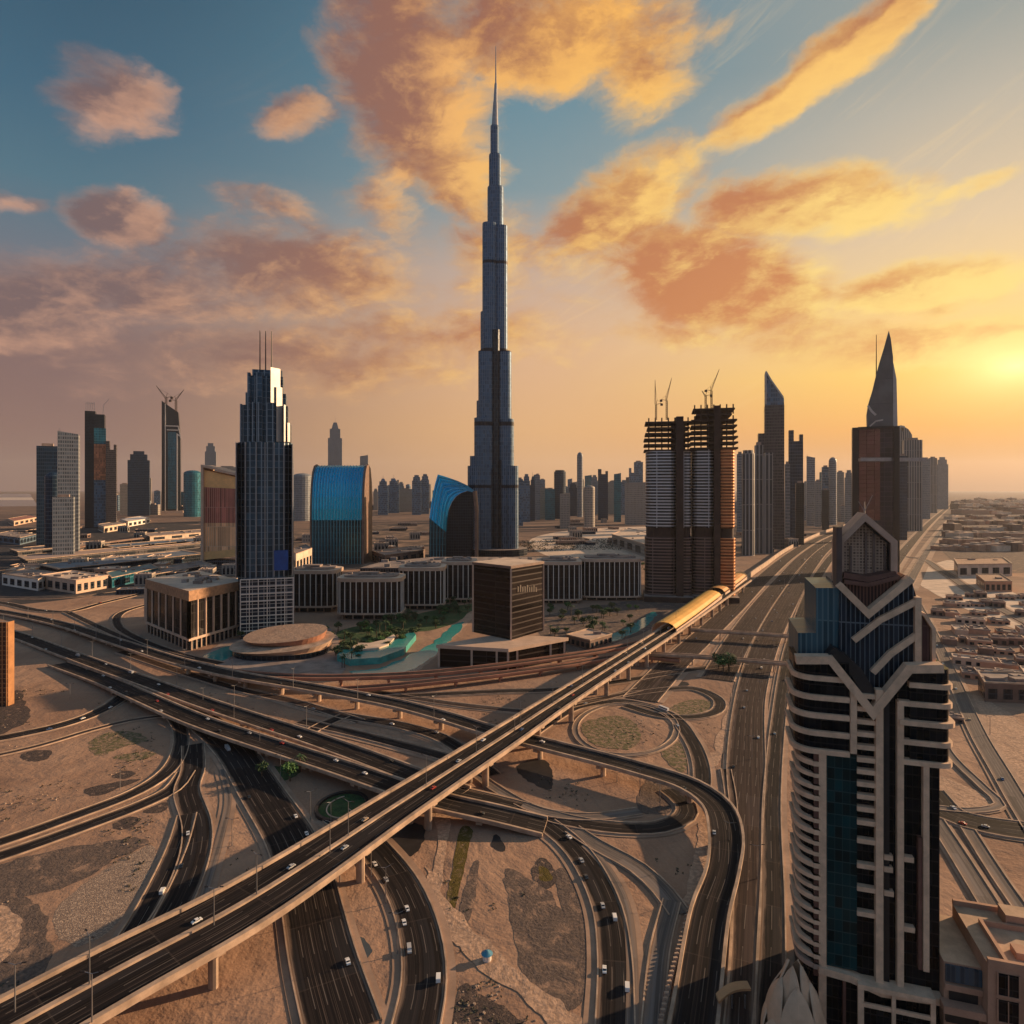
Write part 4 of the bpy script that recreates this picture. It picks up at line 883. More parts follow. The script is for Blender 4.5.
# ------------------------------------------------------------------ mall blocks
F_COL = facade('dark_glazing', (.02, .016, .016), (.05, .04, .038), 12, 3, .05, .15, .15, .2)
def mall_block(px0, px1, yt, yb, d, label, nm=8, dp=46):
    x0, x1 = X(px0, d), X(px1, d); xc, hw = (x0 + x1) / 2, (x1 - x0) / 2; z0, z1 = Z(yb, d), Z(yt, d)
    t = thing('mall_block', label, 'building', (xc, d, 0), 'round cornered blocks of the mall')
    base = poly_round(xc, d + dp / 2, hw, dp / 2, 5, 40)
    sc = lambda k: poly_round(xc, d + dp / 2, hw + k, dp / 2 + k, 5, 40)
    mb = MB(); mb.prism(base, z0, z1); mb.build('glass_drum', F_COL, t)
    mb = MB(); mb.prism(sc(1.4), z1 + .01, z1 + 4.5, 0, 1, True); mb.build('roof_band', [CREAM, ROOFB], t)
    mb = MB(); mb.prism(sc(-6), z1 + 4.51, z1 + 6.5, 0, 0); mb.box(xc - hw * .4, xc + hw * .2, d + dp * .4, d + dp * .7, z1 + 6.52, z1 + 9); mb.build('roof_plant', ROOFG, t)
    for k in range(9): x = xc + random.uniform(-.75, .75) * hw; y = d + dp * random.uniform(.15, .85); e = random.uniform(1, 2.6); mb = MB(); mb.box(x - e, x + e, y - e * .6, y + e * .6, z1 + 6.53 + k * .004, z1 + 6.5 + random.uniform(1, 2.4)); mb.build('air_handler', STEEL if k % 2 else ROOFG, t)
    mb = MB(); mb.prism(sc(1.8), z0 - 2.2, z0 - .01, 0, 0, True); mb.build('floor_band', CREAM, t)
    P = sc(.5); L_ = [0]
    for i in range(len(P)): L_.append(L_[-1] + math.hypot(P[i][0] - P[(i + 1) % 40][0], P[i][1] - P[(i + 1) % 40][1]))
    n = int(L_[-1] / 7.0)
    for k in range(n):
        s_ = L_[-1] * k / n; i = max(j for j in range(40) if L_[j] <= s_); f = (s_ - L_[i]) / (L_[i + 1] - L_[i]); a, b_ = P[i], P[(i + 1) % 40]
        x, y = a[0] + (b_[0] - a[0]) * f, a[1] + (b_[1] - a[1]) * f
        if y > d + dp * .55: continue
        mb = MB(); mb.box(x - .5, x + .5, y - .5, y + .5, z0, z1); mb.build('mullion', WHITE, t)
    for k in range(6):
        x = x0 + (x1 - x0) * (k + .5) / 6; mb = MB(); mb.box(x - .7, x + .7, d + 4, d + 5.5, 0, z0 - 2.21); mb.build('column', CONC, t)
    mb = MB(); mb.prism(sc(-7), 0, z0 - 2.25); mb.build('ground_floor', F_DARK, t)
mall_block(286, 335, 574, 606, 822, 'round cornered mall block next to the gridded base of the three mast tower')
mall_block(336, 400, 582, 613, 776, 'round cornered mall block projecting furthest towards the gardens')
mall_block(398, 443, 571, 604, 840, 'round cornered mall block below the arched blue building')
mall_block(441, 475, 565, 598, 890, 'narrow round cornered mall block left of the dark cube building')
mall_block(538, 582, 565, 599, 884, 'round cornered mall block right of the dark cube building')
mall_block(582, 642, 562, 596, 908, 'widest round cornered mall block, next to the twin unfinished towers')
# long low curved roof behind
d1 = 1010
t = thing('mall_hall', 'long low mall hall with a dark roof behind the round cornered blocks', 'building', (X(520, d1), d1, 0))
mb = MB(); mb.prism([(X(360, d1), d1), (X(600, d1), d1), (X(640, d1), d1 + 90), (X(600, d1), d1 + 160), (X(420, d1), d1 + 160), (X(370, d1), d1 + 80)], 0, 34, 0, 1); mb.build('hall_body', [F_BRN, ROOFG], t)
mb = MB()
rr2 = random.Random(5)
for k in range(40): x = X(375 + k * 5.4, d1); y = d1 + rr2.uniform(10, 120); s_ = rr2.uniform(2, 7); mb.box(x - s_, x + s_, y - 3, y + 3, 34.01, 34 + rr2.uniform(2, 5))
mb.build('roof_plant', STEEL, t)

# ------------------------------------------------------------------ the dark cube and its podium
t = thing('cube_building', 'dark brown glass cube building with pale edges on a cream podium in the centre', 'building', (-1, 600, 0))
def quadpoly(f, l, r): return [f, r, (l[0] + r[0] - f[0], l[1] + r[1] - f[1]), l]
f_, l_, r_ = G(511, 640, 20), G(473, 632, 20), G(543.5, 630.5, 20); zc = Z(566, f_[1])
F_CUBE = facade('dark_bronze_glass', (.014, .009, .009), (.034, .022, .019), 5.5, 60, .22, .01, .18, .3, .5)
mb = MB(); mb.prism(quadpoly(f_, l_, r_), 20.02, zc - 2.5, 0, 0); mb.build('cube_body', [F_CUBE], t)
mb = MB(); mb.prism(quadpoly((f_[0], f_[1] - .9), (l_[0] - .8, l_[1]), (r_[0] + .8, r_[1])), zc - 2.49, zc, 0, 1); mb.build('roof_edge', [BROWN, ROOFB], t)
for q in (f_, l_, r_):
    mb = MB(); mb.box(q[0] - .8, q[0] + .8, q[1] - .8, q[1] + .8, 20.03, zc - 2.5); mb.build('edge_post', CREAM, t)
mb = MB()   # unreadable sign lettering on the right face
for k in range(9):
    s_ = .18 + .62 * k / 9; a = Vector((f_[0] + (r_[0] - f_[0]) * s_, f_[1] + (r_[1] - f_[1]) * s_)); b_ = a + (Vector(r_) - Vector(f_)) * .035
    nn = Vector((Vector(r_) - Vector(f_)).yx); nn = Vector((nn.x, -nn.y)).normalized() * .6
    z0 = Z(592, a.y); mb.prism([tuple(a), tuple(b_), tuple(b_ + nn), tuple(a + nn)], z0, z0 + (5, 6.5, 4.5)[k % 3], bot=True)
mb.build('sign_strip', plain('dim_sign_metal', (.10, .075, .06), .6), t)
f_, l_, r_ = G(508, 671), G(439, 667), G(566, 659); zp = 20.0
mb = MB(); P0 = quadpoly(f_, l_, r_); mb.prism(P0, 0, zp - 3, 0, 1); mb.build('podium', [F_CUBE, ROOFB], t)
c_ = Vector((sum(p[0] for p in P0) / 4, sum(p[1] for p in P0) / 4))
mb = MB(); mb.prism([tuple(Vector(p) + (Vector(p) - c_).normalized() * 2.5) for p in P0], zp - 2.99, zp, 0, 1, True); mb.build('podium_roof', [CREAM, CREAM], t)
for a, b_, ks in ((l_, f_, (0, .48, .84, 1)), (f_, r_, (.15, .72, .97))):
    for k in ks:
        x, y = a[0] + (b_[0] - a[0]) * k, a[1] + (b_[1] - a[1]) * k; mb = MB(); mb.box(x - .9, x + .9, y - 1.6, y + .2, 0, zp - 2.99); mb.build('pillar', CREAM, t)

# ------------------------------------------------------------------ brown box building at the left
f_, l_, r_ = G(189, 651), G(146, 632), G(243, 634); zc = Z(591, f_[1])
t = thing('box_building', 'brown flat roofed block with tall white window bars at the highway edge', 'building', (*f_, 0))
Q = quadpoly(f_, l_, r_); F_BOX = facade('dark_bar_glazing', (.02, .016, .015), (.035, .028, .025), 9, 3, .05, .1, .15, .15)
cq = Vector((sum(p[0] for p in Q) / 4, sum(p[1] for p in Q) / 4)); off = lambda k: [tuple(Vector(p) + (Vector(p) - cq).normalized() * k) for p in Q]
mb = MB(); mb.prism(off(-1.5), 0, 9.5); mb.build('ground_floor', F_DARK, t)
mb = MB(); mb.prism(off(1.0), 9.51, 12, 0, 0, True); mb.build('floor_band', CREAM, t)
mb = MB(); mb.prism(off(-.6), 12.01, zc - 10.01); mb.build('window_wall', F_BOX, t)
mb = MB(); mb.prism(off(1.0), zc - 10, zc, 0, 1, True); mb.build('parapet_wall', [plain('tan_frieze', (.36, .2, .11), .8, 0, .3, .3), ROOFB], t)
for k in range(16):
    s_ = rr2.uniform(.2, .8); q_ = rr2.uniform(.2, .8); x = f_[0] + (l_[0] - f_[0]) * s_ + (r_[0] - f_[0]) * q_; y = f_[1] + (l_[1] - f_[1]) * s_ + (r_[1] - f_[1]) * q_; e = rr2.uniform(1.5, 5)
    mb = MB(); mb.box(x - e, x + e, y - 2.4, y + 2.4, zc + .02 + k * .004, zc + rr2.uniform(1.5, 3.5)); mb.build('roof_plant', ROOFG if k % 3 else STEEL, t)
for a, b_, n in ((l_, f_, 6), (f_, r_, 7)):
    for k in range(n + 1):
        x, y = a[0] + (b_[0] - a[0]) * k / n, a[1] + (b_[1] - a[1]) * k / n; w_ = 1.6 if k in (0, n) else .75
        mb = MB(); mb.box(x - w_, x + w_, y - .9, y + .9, 12.02, zc - 10.01); mb.build('window_bar', CREAM, t)
    for k in range(12):
        x, y = a[0] + (b_[0] - a[0]) * (k + .5) / 12, a[1] + (b_[1] - a[1]) * (k + .5) / 12; mb = MB(); mb.box(x - .5, x + .5, y - .8, y + .8, 0, 9.5); mb.build('column', CONC, t)

# ------------------------------------------------------------------ round pavilion, teal pool basin
d1 = 655
t = thing('round_pavilion', 'low round pavilion with a tilted tan roof below the three mast tower', 'building', (X(283, 640), 640, 0))
cx, cy = X(283, 628), 628; mb = MB(); mb.prism(poly_round(cx, cy, 46, 38, 2.2, 40), 0, 5, 0, 1); mb.build('base_ring', [F_DARK, CONC], t)
mb = MB(); mb.prism(poly_round(cx, cy, 44, 36, 2.2, 40), 5.01, lambda x, y: 10 + (x - cx) * .05 + (y - cy) * .05, 0, 1, False, poly1=poly_round(cx, cy, 49, 40, 2.2, 40)); mb.build('rim', [CREAM, CONC], t)
mb = MB(); mb.prism(poly_round(cx + 2, cy + 4, 36, 26, 2.2, 40), 10, lambda x, y: 16 + (x - cx) * .06 + (y - cy) * .1, 0, 1, False, poly1=poly_round(cx + 1, cy + 5, 40, 29, 2.2, 40)); mb.build('tilted_roof', [plain('terracotta_wall', (.33, .15, .09), .8, 0, .2, .2), LSAND], t)
t = thing('pool_basin', 'boat shaped teal pool basin in the mall gardens', 'pool', (X(375, 610), 610, 0))
pb = [G(*p) for p in [(337, 661), (345, 652), (370, 652), (395, 646), (412, 636), (416, 640), (404, 655), (380, 664), (350, 666)]]
mb = MB(); mb.prism(pb, 0, 6, 0, 1); mb.build('basin_wall', [plain('teal_tile', (.05, .3, .27), .4, 0, .3, .2), TEALW], t)
c_ = Vector((sum(p[0] for p in pb) / 9, sum(p[1] for p in pb) / 9)); mb = MB(); mb.prism([tuple(c_ + (Vector(p) - c_) * .55 + Vector((-6, 6))) for p in pb], 6.02, 7.5, 0, 0); mb.build('island_deck', ROOFB, t)

# ------------------------------------------------------------------ twin unfinished towers with cranes
d1 = 905.0; xx = lambda x: X(x, d1); zz = lambda y: Z(y, d1)
F_TWS = facade('silver_striped_flats', (.05, .055, .06), (.60, .61, .63), 4.4, 30, .4, .03, .2, .7, .4, .7); F_TWR = facade('rosy_striped_flats', (.03, .025, .027), (.26, .19, .175), 4.4, 30, .36, .03, .2, .6, .5, .5); F_TWO = facade('sun_glow_striped_flats', (.22, .075, .03), (.75, .36, .17), 4.4, 30, .4, .03, .18, .75, .5, .6)  # the copper tone colours the sun's glow into the right-hand glass
def unfinished(px0, px1, yroof, ytopglass, core0, core1, lab, faces, ytop2):
    t = thing('unfinished_tower', lab, 'skyscraper', (xx((px0 + px1) / 2), d1, 0), 'twin unfinished towers')
    for (a, b_, m_, dy) in faces:
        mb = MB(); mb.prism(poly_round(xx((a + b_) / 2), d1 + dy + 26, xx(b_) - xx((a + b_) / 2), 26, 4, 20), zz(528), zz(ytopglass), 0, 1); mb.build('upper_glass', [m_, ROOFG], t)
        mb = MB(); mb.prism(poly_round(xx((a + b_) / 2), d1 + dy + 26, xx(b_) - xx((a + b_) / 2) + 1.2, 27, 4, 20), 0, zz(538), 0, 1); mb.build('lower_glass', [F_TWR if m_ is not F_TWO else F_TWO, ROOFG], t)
        mb = MB(); mb.prism(poly_round(xx((a + b_) / 2), d1 + dy + 26, xx(b_) - xx((a + b_) / 2) - 1, 24, 4, 20), zz(538), zz(528)); mb.build('waist_band', RUST, t)
    y = ytopglass; k = 0; r3 = random.Random(int(px0))
    while y > yroof:
        ins = -2.6 if k < 3 else r3.choice((-1.5, .5, 3.5)); a, b_ = px0 + ins, px1 - ins
        mb = MB(); mb.box(xx(a), xx(b_), d1 - 2 + r3.uniform(0, 3), d1 + 54, zz(y) + .01, zz(y) + 2.4); mb.build('open_slab', RUST, t)
        for q in range(7):
            x = xx(px0 + 2 + (px1 - px0 - 4) * q / 6); mb = MB(); mb.box(x - .9, x + .9, d1 + 3.1, d1 + 4.9, zz(y) + 2.41, zz(y - 5.6)); mb.build('column', RUST, t)
        y -= 5.6; k += 1
    mb = MB(); c_ = (core0 + core1) / 2; mb.box(xx(c_ - 7), xx(c_ + 7), d1 + 24.5, d1 + 38, zz(ytopglass) + 2.5, zz(yroof + 1)); mb.build('raw_core', RUST, t)
    mb = MB(); mb.box(xx(core0), xx(core1), d1 - 6, d1 + 24, 0, zz(ytop2)); mb.build('lift_shaft', RUST, t)
    mb = MB(); mb.box(xx(px0) - 4, xx(px1) + 4, d1 - 14, d1 + 58, 0, 8, 0, 1); mb.build('site_podium', [RUST, ROOFG], t); face(t, .75)
    return t
unfinished(647, 690, 419, 451, 676, 683, 'left one of the twin unfinished towers, silver glass below open brown floors', [(646, 678, F_TWS, 0), (680, 692, F_TWS, 8)], 417)
unfinished(693, 735, 409, 449, 714, 720, 'right one of the twin unfinished towers, taller, with sun glow coloured into one side', [(692, 716, F_TWS, 4), (717, 735, F_TWO, 0)], 406)
crane(660, 418, 402, d1, (659, 377), 'crane with upright boom on the left edge of the left unfinished tower')
crane(671, 418, 398, d1, (676, 375), 'crane with steep boom on the middle of the left unfinished tower')
crane(717, 406, 388, d1, (725, 366), 'crane with steep boom on the right unfinished tower')
crane(711, 408, 393, d1, (707, 388), 'short crane left of the steep boom crane on the right unfinished tower')

# ------------------------------------------------------------------ blade topped tower, fin topped tower, sky bridge, curled tower
d1 = H * F / (549 - HY); xx = lambda x: X(x, d1); zz = lambda y: Z(y, d1)
t = thing('blade_tower', 'dark brown tower whose roof rises to a curved silver blade on its left', 'skyscraper', (xx(771), d1, 0))
mb = MB(); mb.box(xx(765), xx(784), d1, d1 + 50, 0, zz(405), 0, 1); mb.box(xx(758.5), xx(765), d1 + 4, d1 + 46, 0, zz(433), 0, 1); mb.build('tower_body', [F_BRN, ROOFG], t)
bl = [(765.3, 405), (765.3, 372), (767, 371), (771, 380), (777, 389), (780.5, 393), (783.8, 399), (783.8, 405)]
mb = MB(); mb.extr([(xx(a), zz(b_) + .02) for a, b_ in bl], d1 + 3, d1 + 44); mb.build('blade_crown', F_BLUE, t)
mb = MB(); mb.ribbon([(xx(766), zz(371)), (xx(771), zz(380)), (xx(777), zz(389)), (xx(783), zz(398))], 4, d1 - 1, d1 + 2.8); mb.ribbon([(xx(766.2), zz(404)), (xx(766.2), zz(373))], 3, d1 - 1.2, d1 + 2.9); mb.build('silver_edge', SILV, t); face(t)
d1 = 1180.0; xx = lambda x: X(x, d1); zz = lambda y: Z(y, d1)
t = thing('fin_tower', 'tall dark tower with a rose glass face topped by a great grey shark fin', 'skyscraper', (xx(875), d1, 0))
mb = MB(); mb.box(xx(858), xx(893), d1 + 2, d1 + 60, 0, zz(428), 0, 1); mb.build('tower_body', [facade('dark_plum_glass', (.035, .03, .04), (.05, .042, .05), 9, 12, .1, .05, .1, .5), ROOFG], t)
mb = MB(); mb.box(xx(859), xx(880), d1 + .2, d1 + 1.9, zz(520), zz(429)); mb.build('rose_face', F_ROSE, t)
mb = MB(); mb.box(xx(852.5), xx(858), d1 - 4, d1 + 50, 0, zz(427)); mb.box(xx(893), xx(898.5), d1 - 4, d1 + 50, 0, zz(427)); mb.box(xx(858), xx(893), d1 - 3, d1 + 1.8, zz(428.5), zz(426.5)); mb.build('edge_frame', [plain('dark_bronze_panel', (.014, .012, .014), .3, .3, .2, .05)], t)
fin = [(867.5, 427), (867, 414), (869, 402), (873, 389), (876.5, 374), (880, 361), (884, 348), (888.5, 331.5), (890.5, 340), (892.6, 358), (892.6, 427)]
mb = MB(); mb.extr([(xx(a), zz(b_) + .02) for a, b_ in fin], d1 + 4, d1 + 34); mb.build('shark_fin', [facade('slate_panel', (.12, .125, .13), (.08, .08, .085), 45, 25, .02, .01, .35, .4, .15)], t)
mb = MB(); mb.extr([(xx(892.6), zz(427) + .02), (xx(892.6), zz(362)), (xx(896), zz(380)), (xx(897), zz(427) + .02)], d1 + 6, d1 + 32); mb.build('sun_toned_fin_edge', SILV, t)  # paler strip puts the sun on the fin's right side into colour
mb = MB(); mb.ribbon([(xx(868), zz(405)), (xx(872), zz(411)), (xx(876), zz(415))], 4, d1 + 2.6, d1 + 3.9); mb.ribbon([(xx(870), zz(426)), (xx(876), zz(421)), (xx(883), zz(420))], 2.5, d1 + 2.6, d1 + 3.9); mb.build('silver_notch', SILV, t)
mb = MB(); mb.bar((xx(876.8), d1 + 18, zz(390)), (xx(876.8), d1 + 18, zz(333)), (1.5, .5), 0, 8); mb.build('spire', DARK, t); face(t, .9)
t = thing('sky_bridge', 'straight thin sky bridge from the fin topped tower to the curled top tower', 'bridge', (xx(888), d1 - 8, zz(461)))
mb = MB(); mb.extr([(xx(857), zz(461.5)), (xx(922), zz(461.5)), (xx(922), zz(458.5)), (xx(857), zz(458.5))], d1 - 12, d1 - 4.1); mb.build('bridge_deck', STEEL, t)
mb = MB(); mb.box(xx(857), xx(922), d1 - 12.4, d1 - 12.05, zz(458.5), zz(457.9)); mb.build('railing', STEEL, t)
d2 = H * F / (527 - HY); t = thing('curled_tower', 'grey bulging tower with a curled open top at the end of the sky bridge', 'skyscraper', (X(913, d2), d2 + 70, 0))
mb = MB(); pts = [(906, 470), (904.6, 448), (904, 434), (906, 429), (909.5, 426), (912, 431), (915, 426), (918, 428), (921.5, 433.5), (922.5, 470)]
mb.extr([(X(a, d2), 0) if False else (X(a, d2), Z(b_, d2)) for a, b_ in pts], d2 + 62, d2 + 108); mb.box(X(906, d2), X(922.5, d2), d2 + 62, d2 + 108, 0, Z(470, d2) - .02); mb.build('tower_body', [F_VERT], t)
mb = MB(); mb.ribbon([(X(a, d2), Z(b_, d2)) for a, b_ in ((909, 427), (911, 424.5), (914, 425), (916, 429))], 6, d2 + 66, d2 + 100); mb.build('curled_top', SILV, t)
# ------------------------------------------------------------------ foreground tower (local frame: x along its front, y into it)
TH = radians(17); AX, AY = X(797, 190), 190.0
def fp(px, py, v=0.0):
    a, b_ = (px - 512) / F, -(py - HY) / F
    t_ = (AX * sin(TH) + AY * cos(TH) + v) / (a * sin(TH) + cos(TH))
    return ((t_ * a - AX) * cos(TH) - (t_ - AY) * sin(TH), H + b_ * t_)
def FPL(v, *pts): return [fp(x, y, v) for x, y in pts]
G_DK = facade('smoked_tower_glass', (.003, .0045, .007), (.024, .022, .021), 3.4, 1.6, .1, .08, .16, .0, .8, spec=.1)
G_TL = facade('dark_teal_tower_glass', (.003, .034, .040), (.018, .055, .06), 3.4, 2.0, .09, .07, .14, .25, .8)
G_FN = facade('navy_finned_glass', (.010, .020, .034), (.15, .19, .225), 40, 1.25, .01, .2, .2, .4, .5, .4)
G_SL = facade('steel_blue_corrugated_panel', (.045, .105, .14), (.12, .21, .25), 40, 1.5, .01, .3, .3, .4, .4, .4)
LATT = facade('bronze_lattice', (.26, .17, .12), (.62, .43, .31), .9, .9, .3, .3, .5, .1, .6)
RBR = plain('red_brown_panel', (.16, .075, .055), .6, .1, .25, .3)
CR = plain('warm_cream_cladding', (.70, .47, .31), .7, 0, .2, .35)
t = thing('chevron_tower', 'near tower of cream bands and black glass with chevron front and arched crown', 'skyscraper', (AX, AY, 0), rot=-TH)
W_ = fp(941, 800)[0]
vf = FPL(0, (797, 659), (830, 659), (872, 713), (908, 667), (941, 667))
mb = MB(); mb.extr([(3.2, 0), (W_, 0)] + vf[:0:-1] + [(3.2, vf[0][1])], 1.2, 34); mb.build('shaft', [G_DK], t)
mb = MB(); mb.ribbon(FPL(0, (795.5, 659), (830, 659), (872, 712), (908, 668), (942, 667.5)), 2.3, -1.6, 2.2, 0); mb.build('chevron_frame', CR, t)
mb = MB(); mb.ribbon(FPL(2, (829, 651), (840, 657), (856, 672), (870.5, 696)), 3.4, 0.2, 6); mb.build('black_curved_band', DARK, t)
# upper glass
mb = MB(); mb.extr(FPL(5, (798, 664), (798, 633), (816, 633), (816, 588), (841, 588), (841, 640), (872, 700), (845, 680), (830, 664)), 5, 29); mb.build('corrugated_slab', G_SL, t)
mb = MB(); mb.extr(FPL(4, (840, 586), (868, 615), (911, 579), (917, 599), (917, 672), (872, 712), (845, 684), (838.5, 650)), 4, 28); mb.build('finned_glass', G_FN, t)
mb = MB(); mb.extr(FPL(5, (918, 612), (924, 615), (933, 629), (933, 672), (918, 674)), 5, 26); mb.build('side_fin_panel', facade('plum_fin_panel', (.09, .05, .05), (.2, .12, .1), 40, 1.6, .01, .25, .4, .1), t)
for pl, th in (([(839.5, 585), (868.5, 614), (911.5, 578.5)], 1.9), ([(853.5, 640.5), (880, 620), (917, 601)], 1.6), ([(872.5, 672.5), (890, 654), (917, 635)], 1.7)):
    mb = MB(); mb.ribbon(FPL(3, *pl), th, 2.4, 6); mb.build('chevron_bar', CR, t)
mb = MB(); mb.ribbon(FPL(3, (917.5, 597), (917.5, 667)), 1.6, 2.2, 7); mb.ribbon(FPL(3, (918, 612), (925, 615), (934, 629), (934, 667)), .9, 3, 20); mb.build('corner_post', CR, t)
# crown with a pointed arch
v = 9
mb = MB(); mb.ribbon(FPL(v, (840.5, 590), (840.5, 541.5), (864.5, 517), (893.5, 542), (893.5, 592)), 1.7, v - 1, v + 9); mb.build('arch_frame', plain('bronze_cream_frame', (.52, .34, .245), .65, .05, .15, .25), t)
mb = MB(); mb.ribbon(FPL(v, (843, 578), (843, 543), (864.5, 521), (891, 543.5), (891, 578)), .8, v + .6, v + 8); mb.build('arch_lining', DARK, t)
mb = MB(); mb.extr(FPL(v + 3, (841, 585), (841, 542), (864.5, 518), (893, 542), (893, 585)), v + 3, v + 7); mb.build('lattice_screen', LATT, t)
mb = MB()
for px in (851, 866, 874, 885): a_ = fp(px, 560, v + 2.5)[0]; mb.box(a_ - .3, a_ + .3, v + 2.4, v + 3, fp(px, 578, v + 2)[1], fp(px, 533 if 855 < px < 876 else 546, v + 2)[1])
mb.build('lattice_rib', plain('dull_bronze', (.22, .15, .12), .6, .2, .2, .3), t)
mb = MB(); mb.ribbon(FPL(8, (838, 640), (838, 527)), 1.5, 6, 12); mb.build('dark_pylon', plain('dark_pylon_panel', (.11, .075, .065), .5, .2, .2, .3), t)
mb = MB(); mb.ribbon(FPL(v, (842, 574), (866, 578), (894, 573)), 1.6, v - 3, v + 8); mb.ribbon(FPL(v, (842, 580), (866, 583), (896, 575)), 1.2, v - 4.2, v + 8); mb.build('crown_sill', RBR, t)
mb = MB(); mb.extr(FPL(6.5, (842, 583), (892, 580), (905, 575), (911, 580), (868, 617), (843, 592)), 6.5, 24); mb.build('grille', facade('red_grille', (.05, .025, .02), (.22, .1, .075), 40, .9, .01, .4, .6, 0), t)
mb = MB(); mb.prism([(fp(852, 600, 12)[0], 12), (fp(880, 600, 12)[0], 12), (fp(880, 600, 12)[0], 20), (fp(852, 600, 12)[0], 20)], fp(860, 610, 12)[1], fp(860, 590, 12)[1]); mb.build('roof_plant', ROOFG, t)
mb = MB(); a_ = fp(864.5, 518, v + 4); mb.bar((a_[0], v + 4, a_[1] - 1), (a_[0], v + 4, a_[1] + 5), (.35, .12), 0, 6); mb.bar((a_[0], v + 4, a_[1] + 2), (a_[0] - 1.6, v + 4, a_[1] + 5), .12); mb.bar((a_[0], v + 4, a_[1] + 2), (a_[0] + 2.2, v + 4, a_[1] + 7), .12); mb.build('finial', STEEL, t)
# round cornered bands
def wrapL(u1, proud, v1=16.0, r=5.0, ul=-.2):
    o = [(u1, -proud), (ul + r, -proud)]
    for k in range(1, 7): a = k / 6 * pi / 2; o.append((ul + r - (r + proud) * sin(a), r - (r + proud) * cos(a)))
    o += [(ul - proud, v1), (ul + 1.5, v1), (ul + 1.5, r), (u1, 2.0)]; return o
def wrapR(u0, proud, v1=12.0, r=2.5, ur=None):
    ur = ur or W_ + 2.4; o = [(u0, 2.0), (ur - r, 2.0), (ur - 1.5, v1), (ur + proud, v1)]
    for k in range(0, 7): a = k / 6 * pi / 2; o.append((ur - r + (r + proud) * cos(a), r - (r + proud) * sin(a)))
    o += [(u0, -proud)]; return o
uL = fp(849, 720)[0]
for i, py in enumerate((678, 697, 715, 732.5, 750.5)):
    z = fp(822, py)[1]; mb = MB(); mb.prism(wrapL(uL, 1.3 if i != 0 else 1.0), z - .75, z + .75, bot=True); mb.build('curved_band', CR, t)
mb = MB(); z0, z1 = fp(822, 752)[1], fp(822, 661)[1]; mb.prism(wrapL(uL, .2), z0, z1); mb.build('band_glass', [G_DK], t)
uR = fp(898, 720)[0]
for i, py in enumerate((685, 704, 722.5, 742.5, 762.5)):
    z = fp(920, py)[1]; mb = MB(); mb.prism(wrapR(uR + (2.6 if i == 0 else 0), 1.0 if i != 2 else 1.6), z - .7, z + .7, bot=True); mb.build('curved_band', CR, t)
mb = MB(); mb.prism(wrapR(uR + 3, .1), fp(920, 763)[1], fp(920, 668)[1]); mb.build('band_glass', [G_DK], t)
# stacked balconies at the left corner
zb0, zb1 = fp(800, 968)[1], fp(800, 757)[1]; nb = 19
for k in range(nb):
    z = zb0 + (zb1 - zb0) * (k + .5) / nb; e = 1.6 + .5 * sin(k * 1.7); mb = MB()
    mb.prism(wrapL(fp(813, 850)[0], e * .8, 15.0, 5.0, 1.2), z - .22, z + .95 + .25 * (k % 3 == 0), bot=True); mb.build('balcony', CR if k % 2 else plain('grey_cream_cladding', (.42, .3, .23), .7, 0, .15, .25) if k < 2 else CR, t)
mb = MB(); mb.prism(wrapL(fp(813, 850)[0], -.4, 15.0, 5.0, 1.0), 0, zb1 + 2); mb.build('balcony_glass', [G_DK], t)
# pilasters and panels on the front: (px0, px1, ytop, ybottom, proud)
def panel(nm, m_, x0, x1, ya, yb, pr, back=1.5):
    y = (ya + yb) / 2; mb = MB(); a, b_ = fp(x0, y, -pr), fp(x1, y, -pr); mb.box(a[0], b_[0], -pr, back, fp((x0 + x1) / 2, yb, -pr)[1], fp((x0 + x1) / 2, ya, -pr)[1]); return mb.build(nm, m_, t)
panel('pilaster', RBR, 814, 818.8, 748, 976, .5); panel('pilaster', CR, 819, 826.5, 752, 1026, 1.0)
panel('teal_glass', [G_TL], 827, 857, 754, 968, .15); panel('pilaster', CR, 850.5, 857, 690, 754, 1.1); panel('pilaster', CR, 876, 883.5, 690, 988, 1.1)
panel('pilaster', CR, 897.5, 904, 702, 990, .9); panel('pilaster', CR, 923.5, 929.5, 764, 972, .9); panel('pilaster', RBR, 918.5, 922.5, 838, 970, .5)
panel('recess', DARK, 884, 889.5, 700, 990, .05, .9)
for py in (696.5, 709.5, 722.5, 735, 748, 760.5, 772.5, 785, 797.5, 810, 823.5, 842, 867, 890, 915): panel('spandrel', CR, 857.2, 875.8, py - 2.3, py + 2.3, .7)
for x0, x1, py in ((884.2, 893, 858), (884.2, 893, 870), (884.2, 894, 894), (904.2, 914, 860), (904.2, 915, 930)): panel('spandrel', CR, x0, x1, py - 2.5, py + 2.5, .6)
a_ = FPL(0, (818, 966), (850, 975), (880, 989), (941, 998)); mb = MB(); mb.ribbon(a_, 2.0, -1.8, 1.4); mb.build('base_frame', CR, t)
# ground storeys of the tower
mb = MB(); q = fp(880, 1000)[1]; mb.box(fp(862, 1010)[0], fp(935, 1010)[0], -2.4, 1.15, 0, q - 1.5); mb.build('entrance_block', [G_DK], t)
for x0, x1, ya, yb in ((858, 864, 988, 1060), (892, 896, 994, 1060), (931, 936, 1000, 1060)): panel('pilaster', CR, x0, x1, ya, yb, 3.2, -2.4)
panel('spandrel', CR, 858, 936, 992, 997, 3.4, 1.1); panel('spandrel', CR, 864, 931, 1010, 1014, 3.0, -2.4)
panel('pilaster', RBR, 843, 846, 975, 1060, .6)

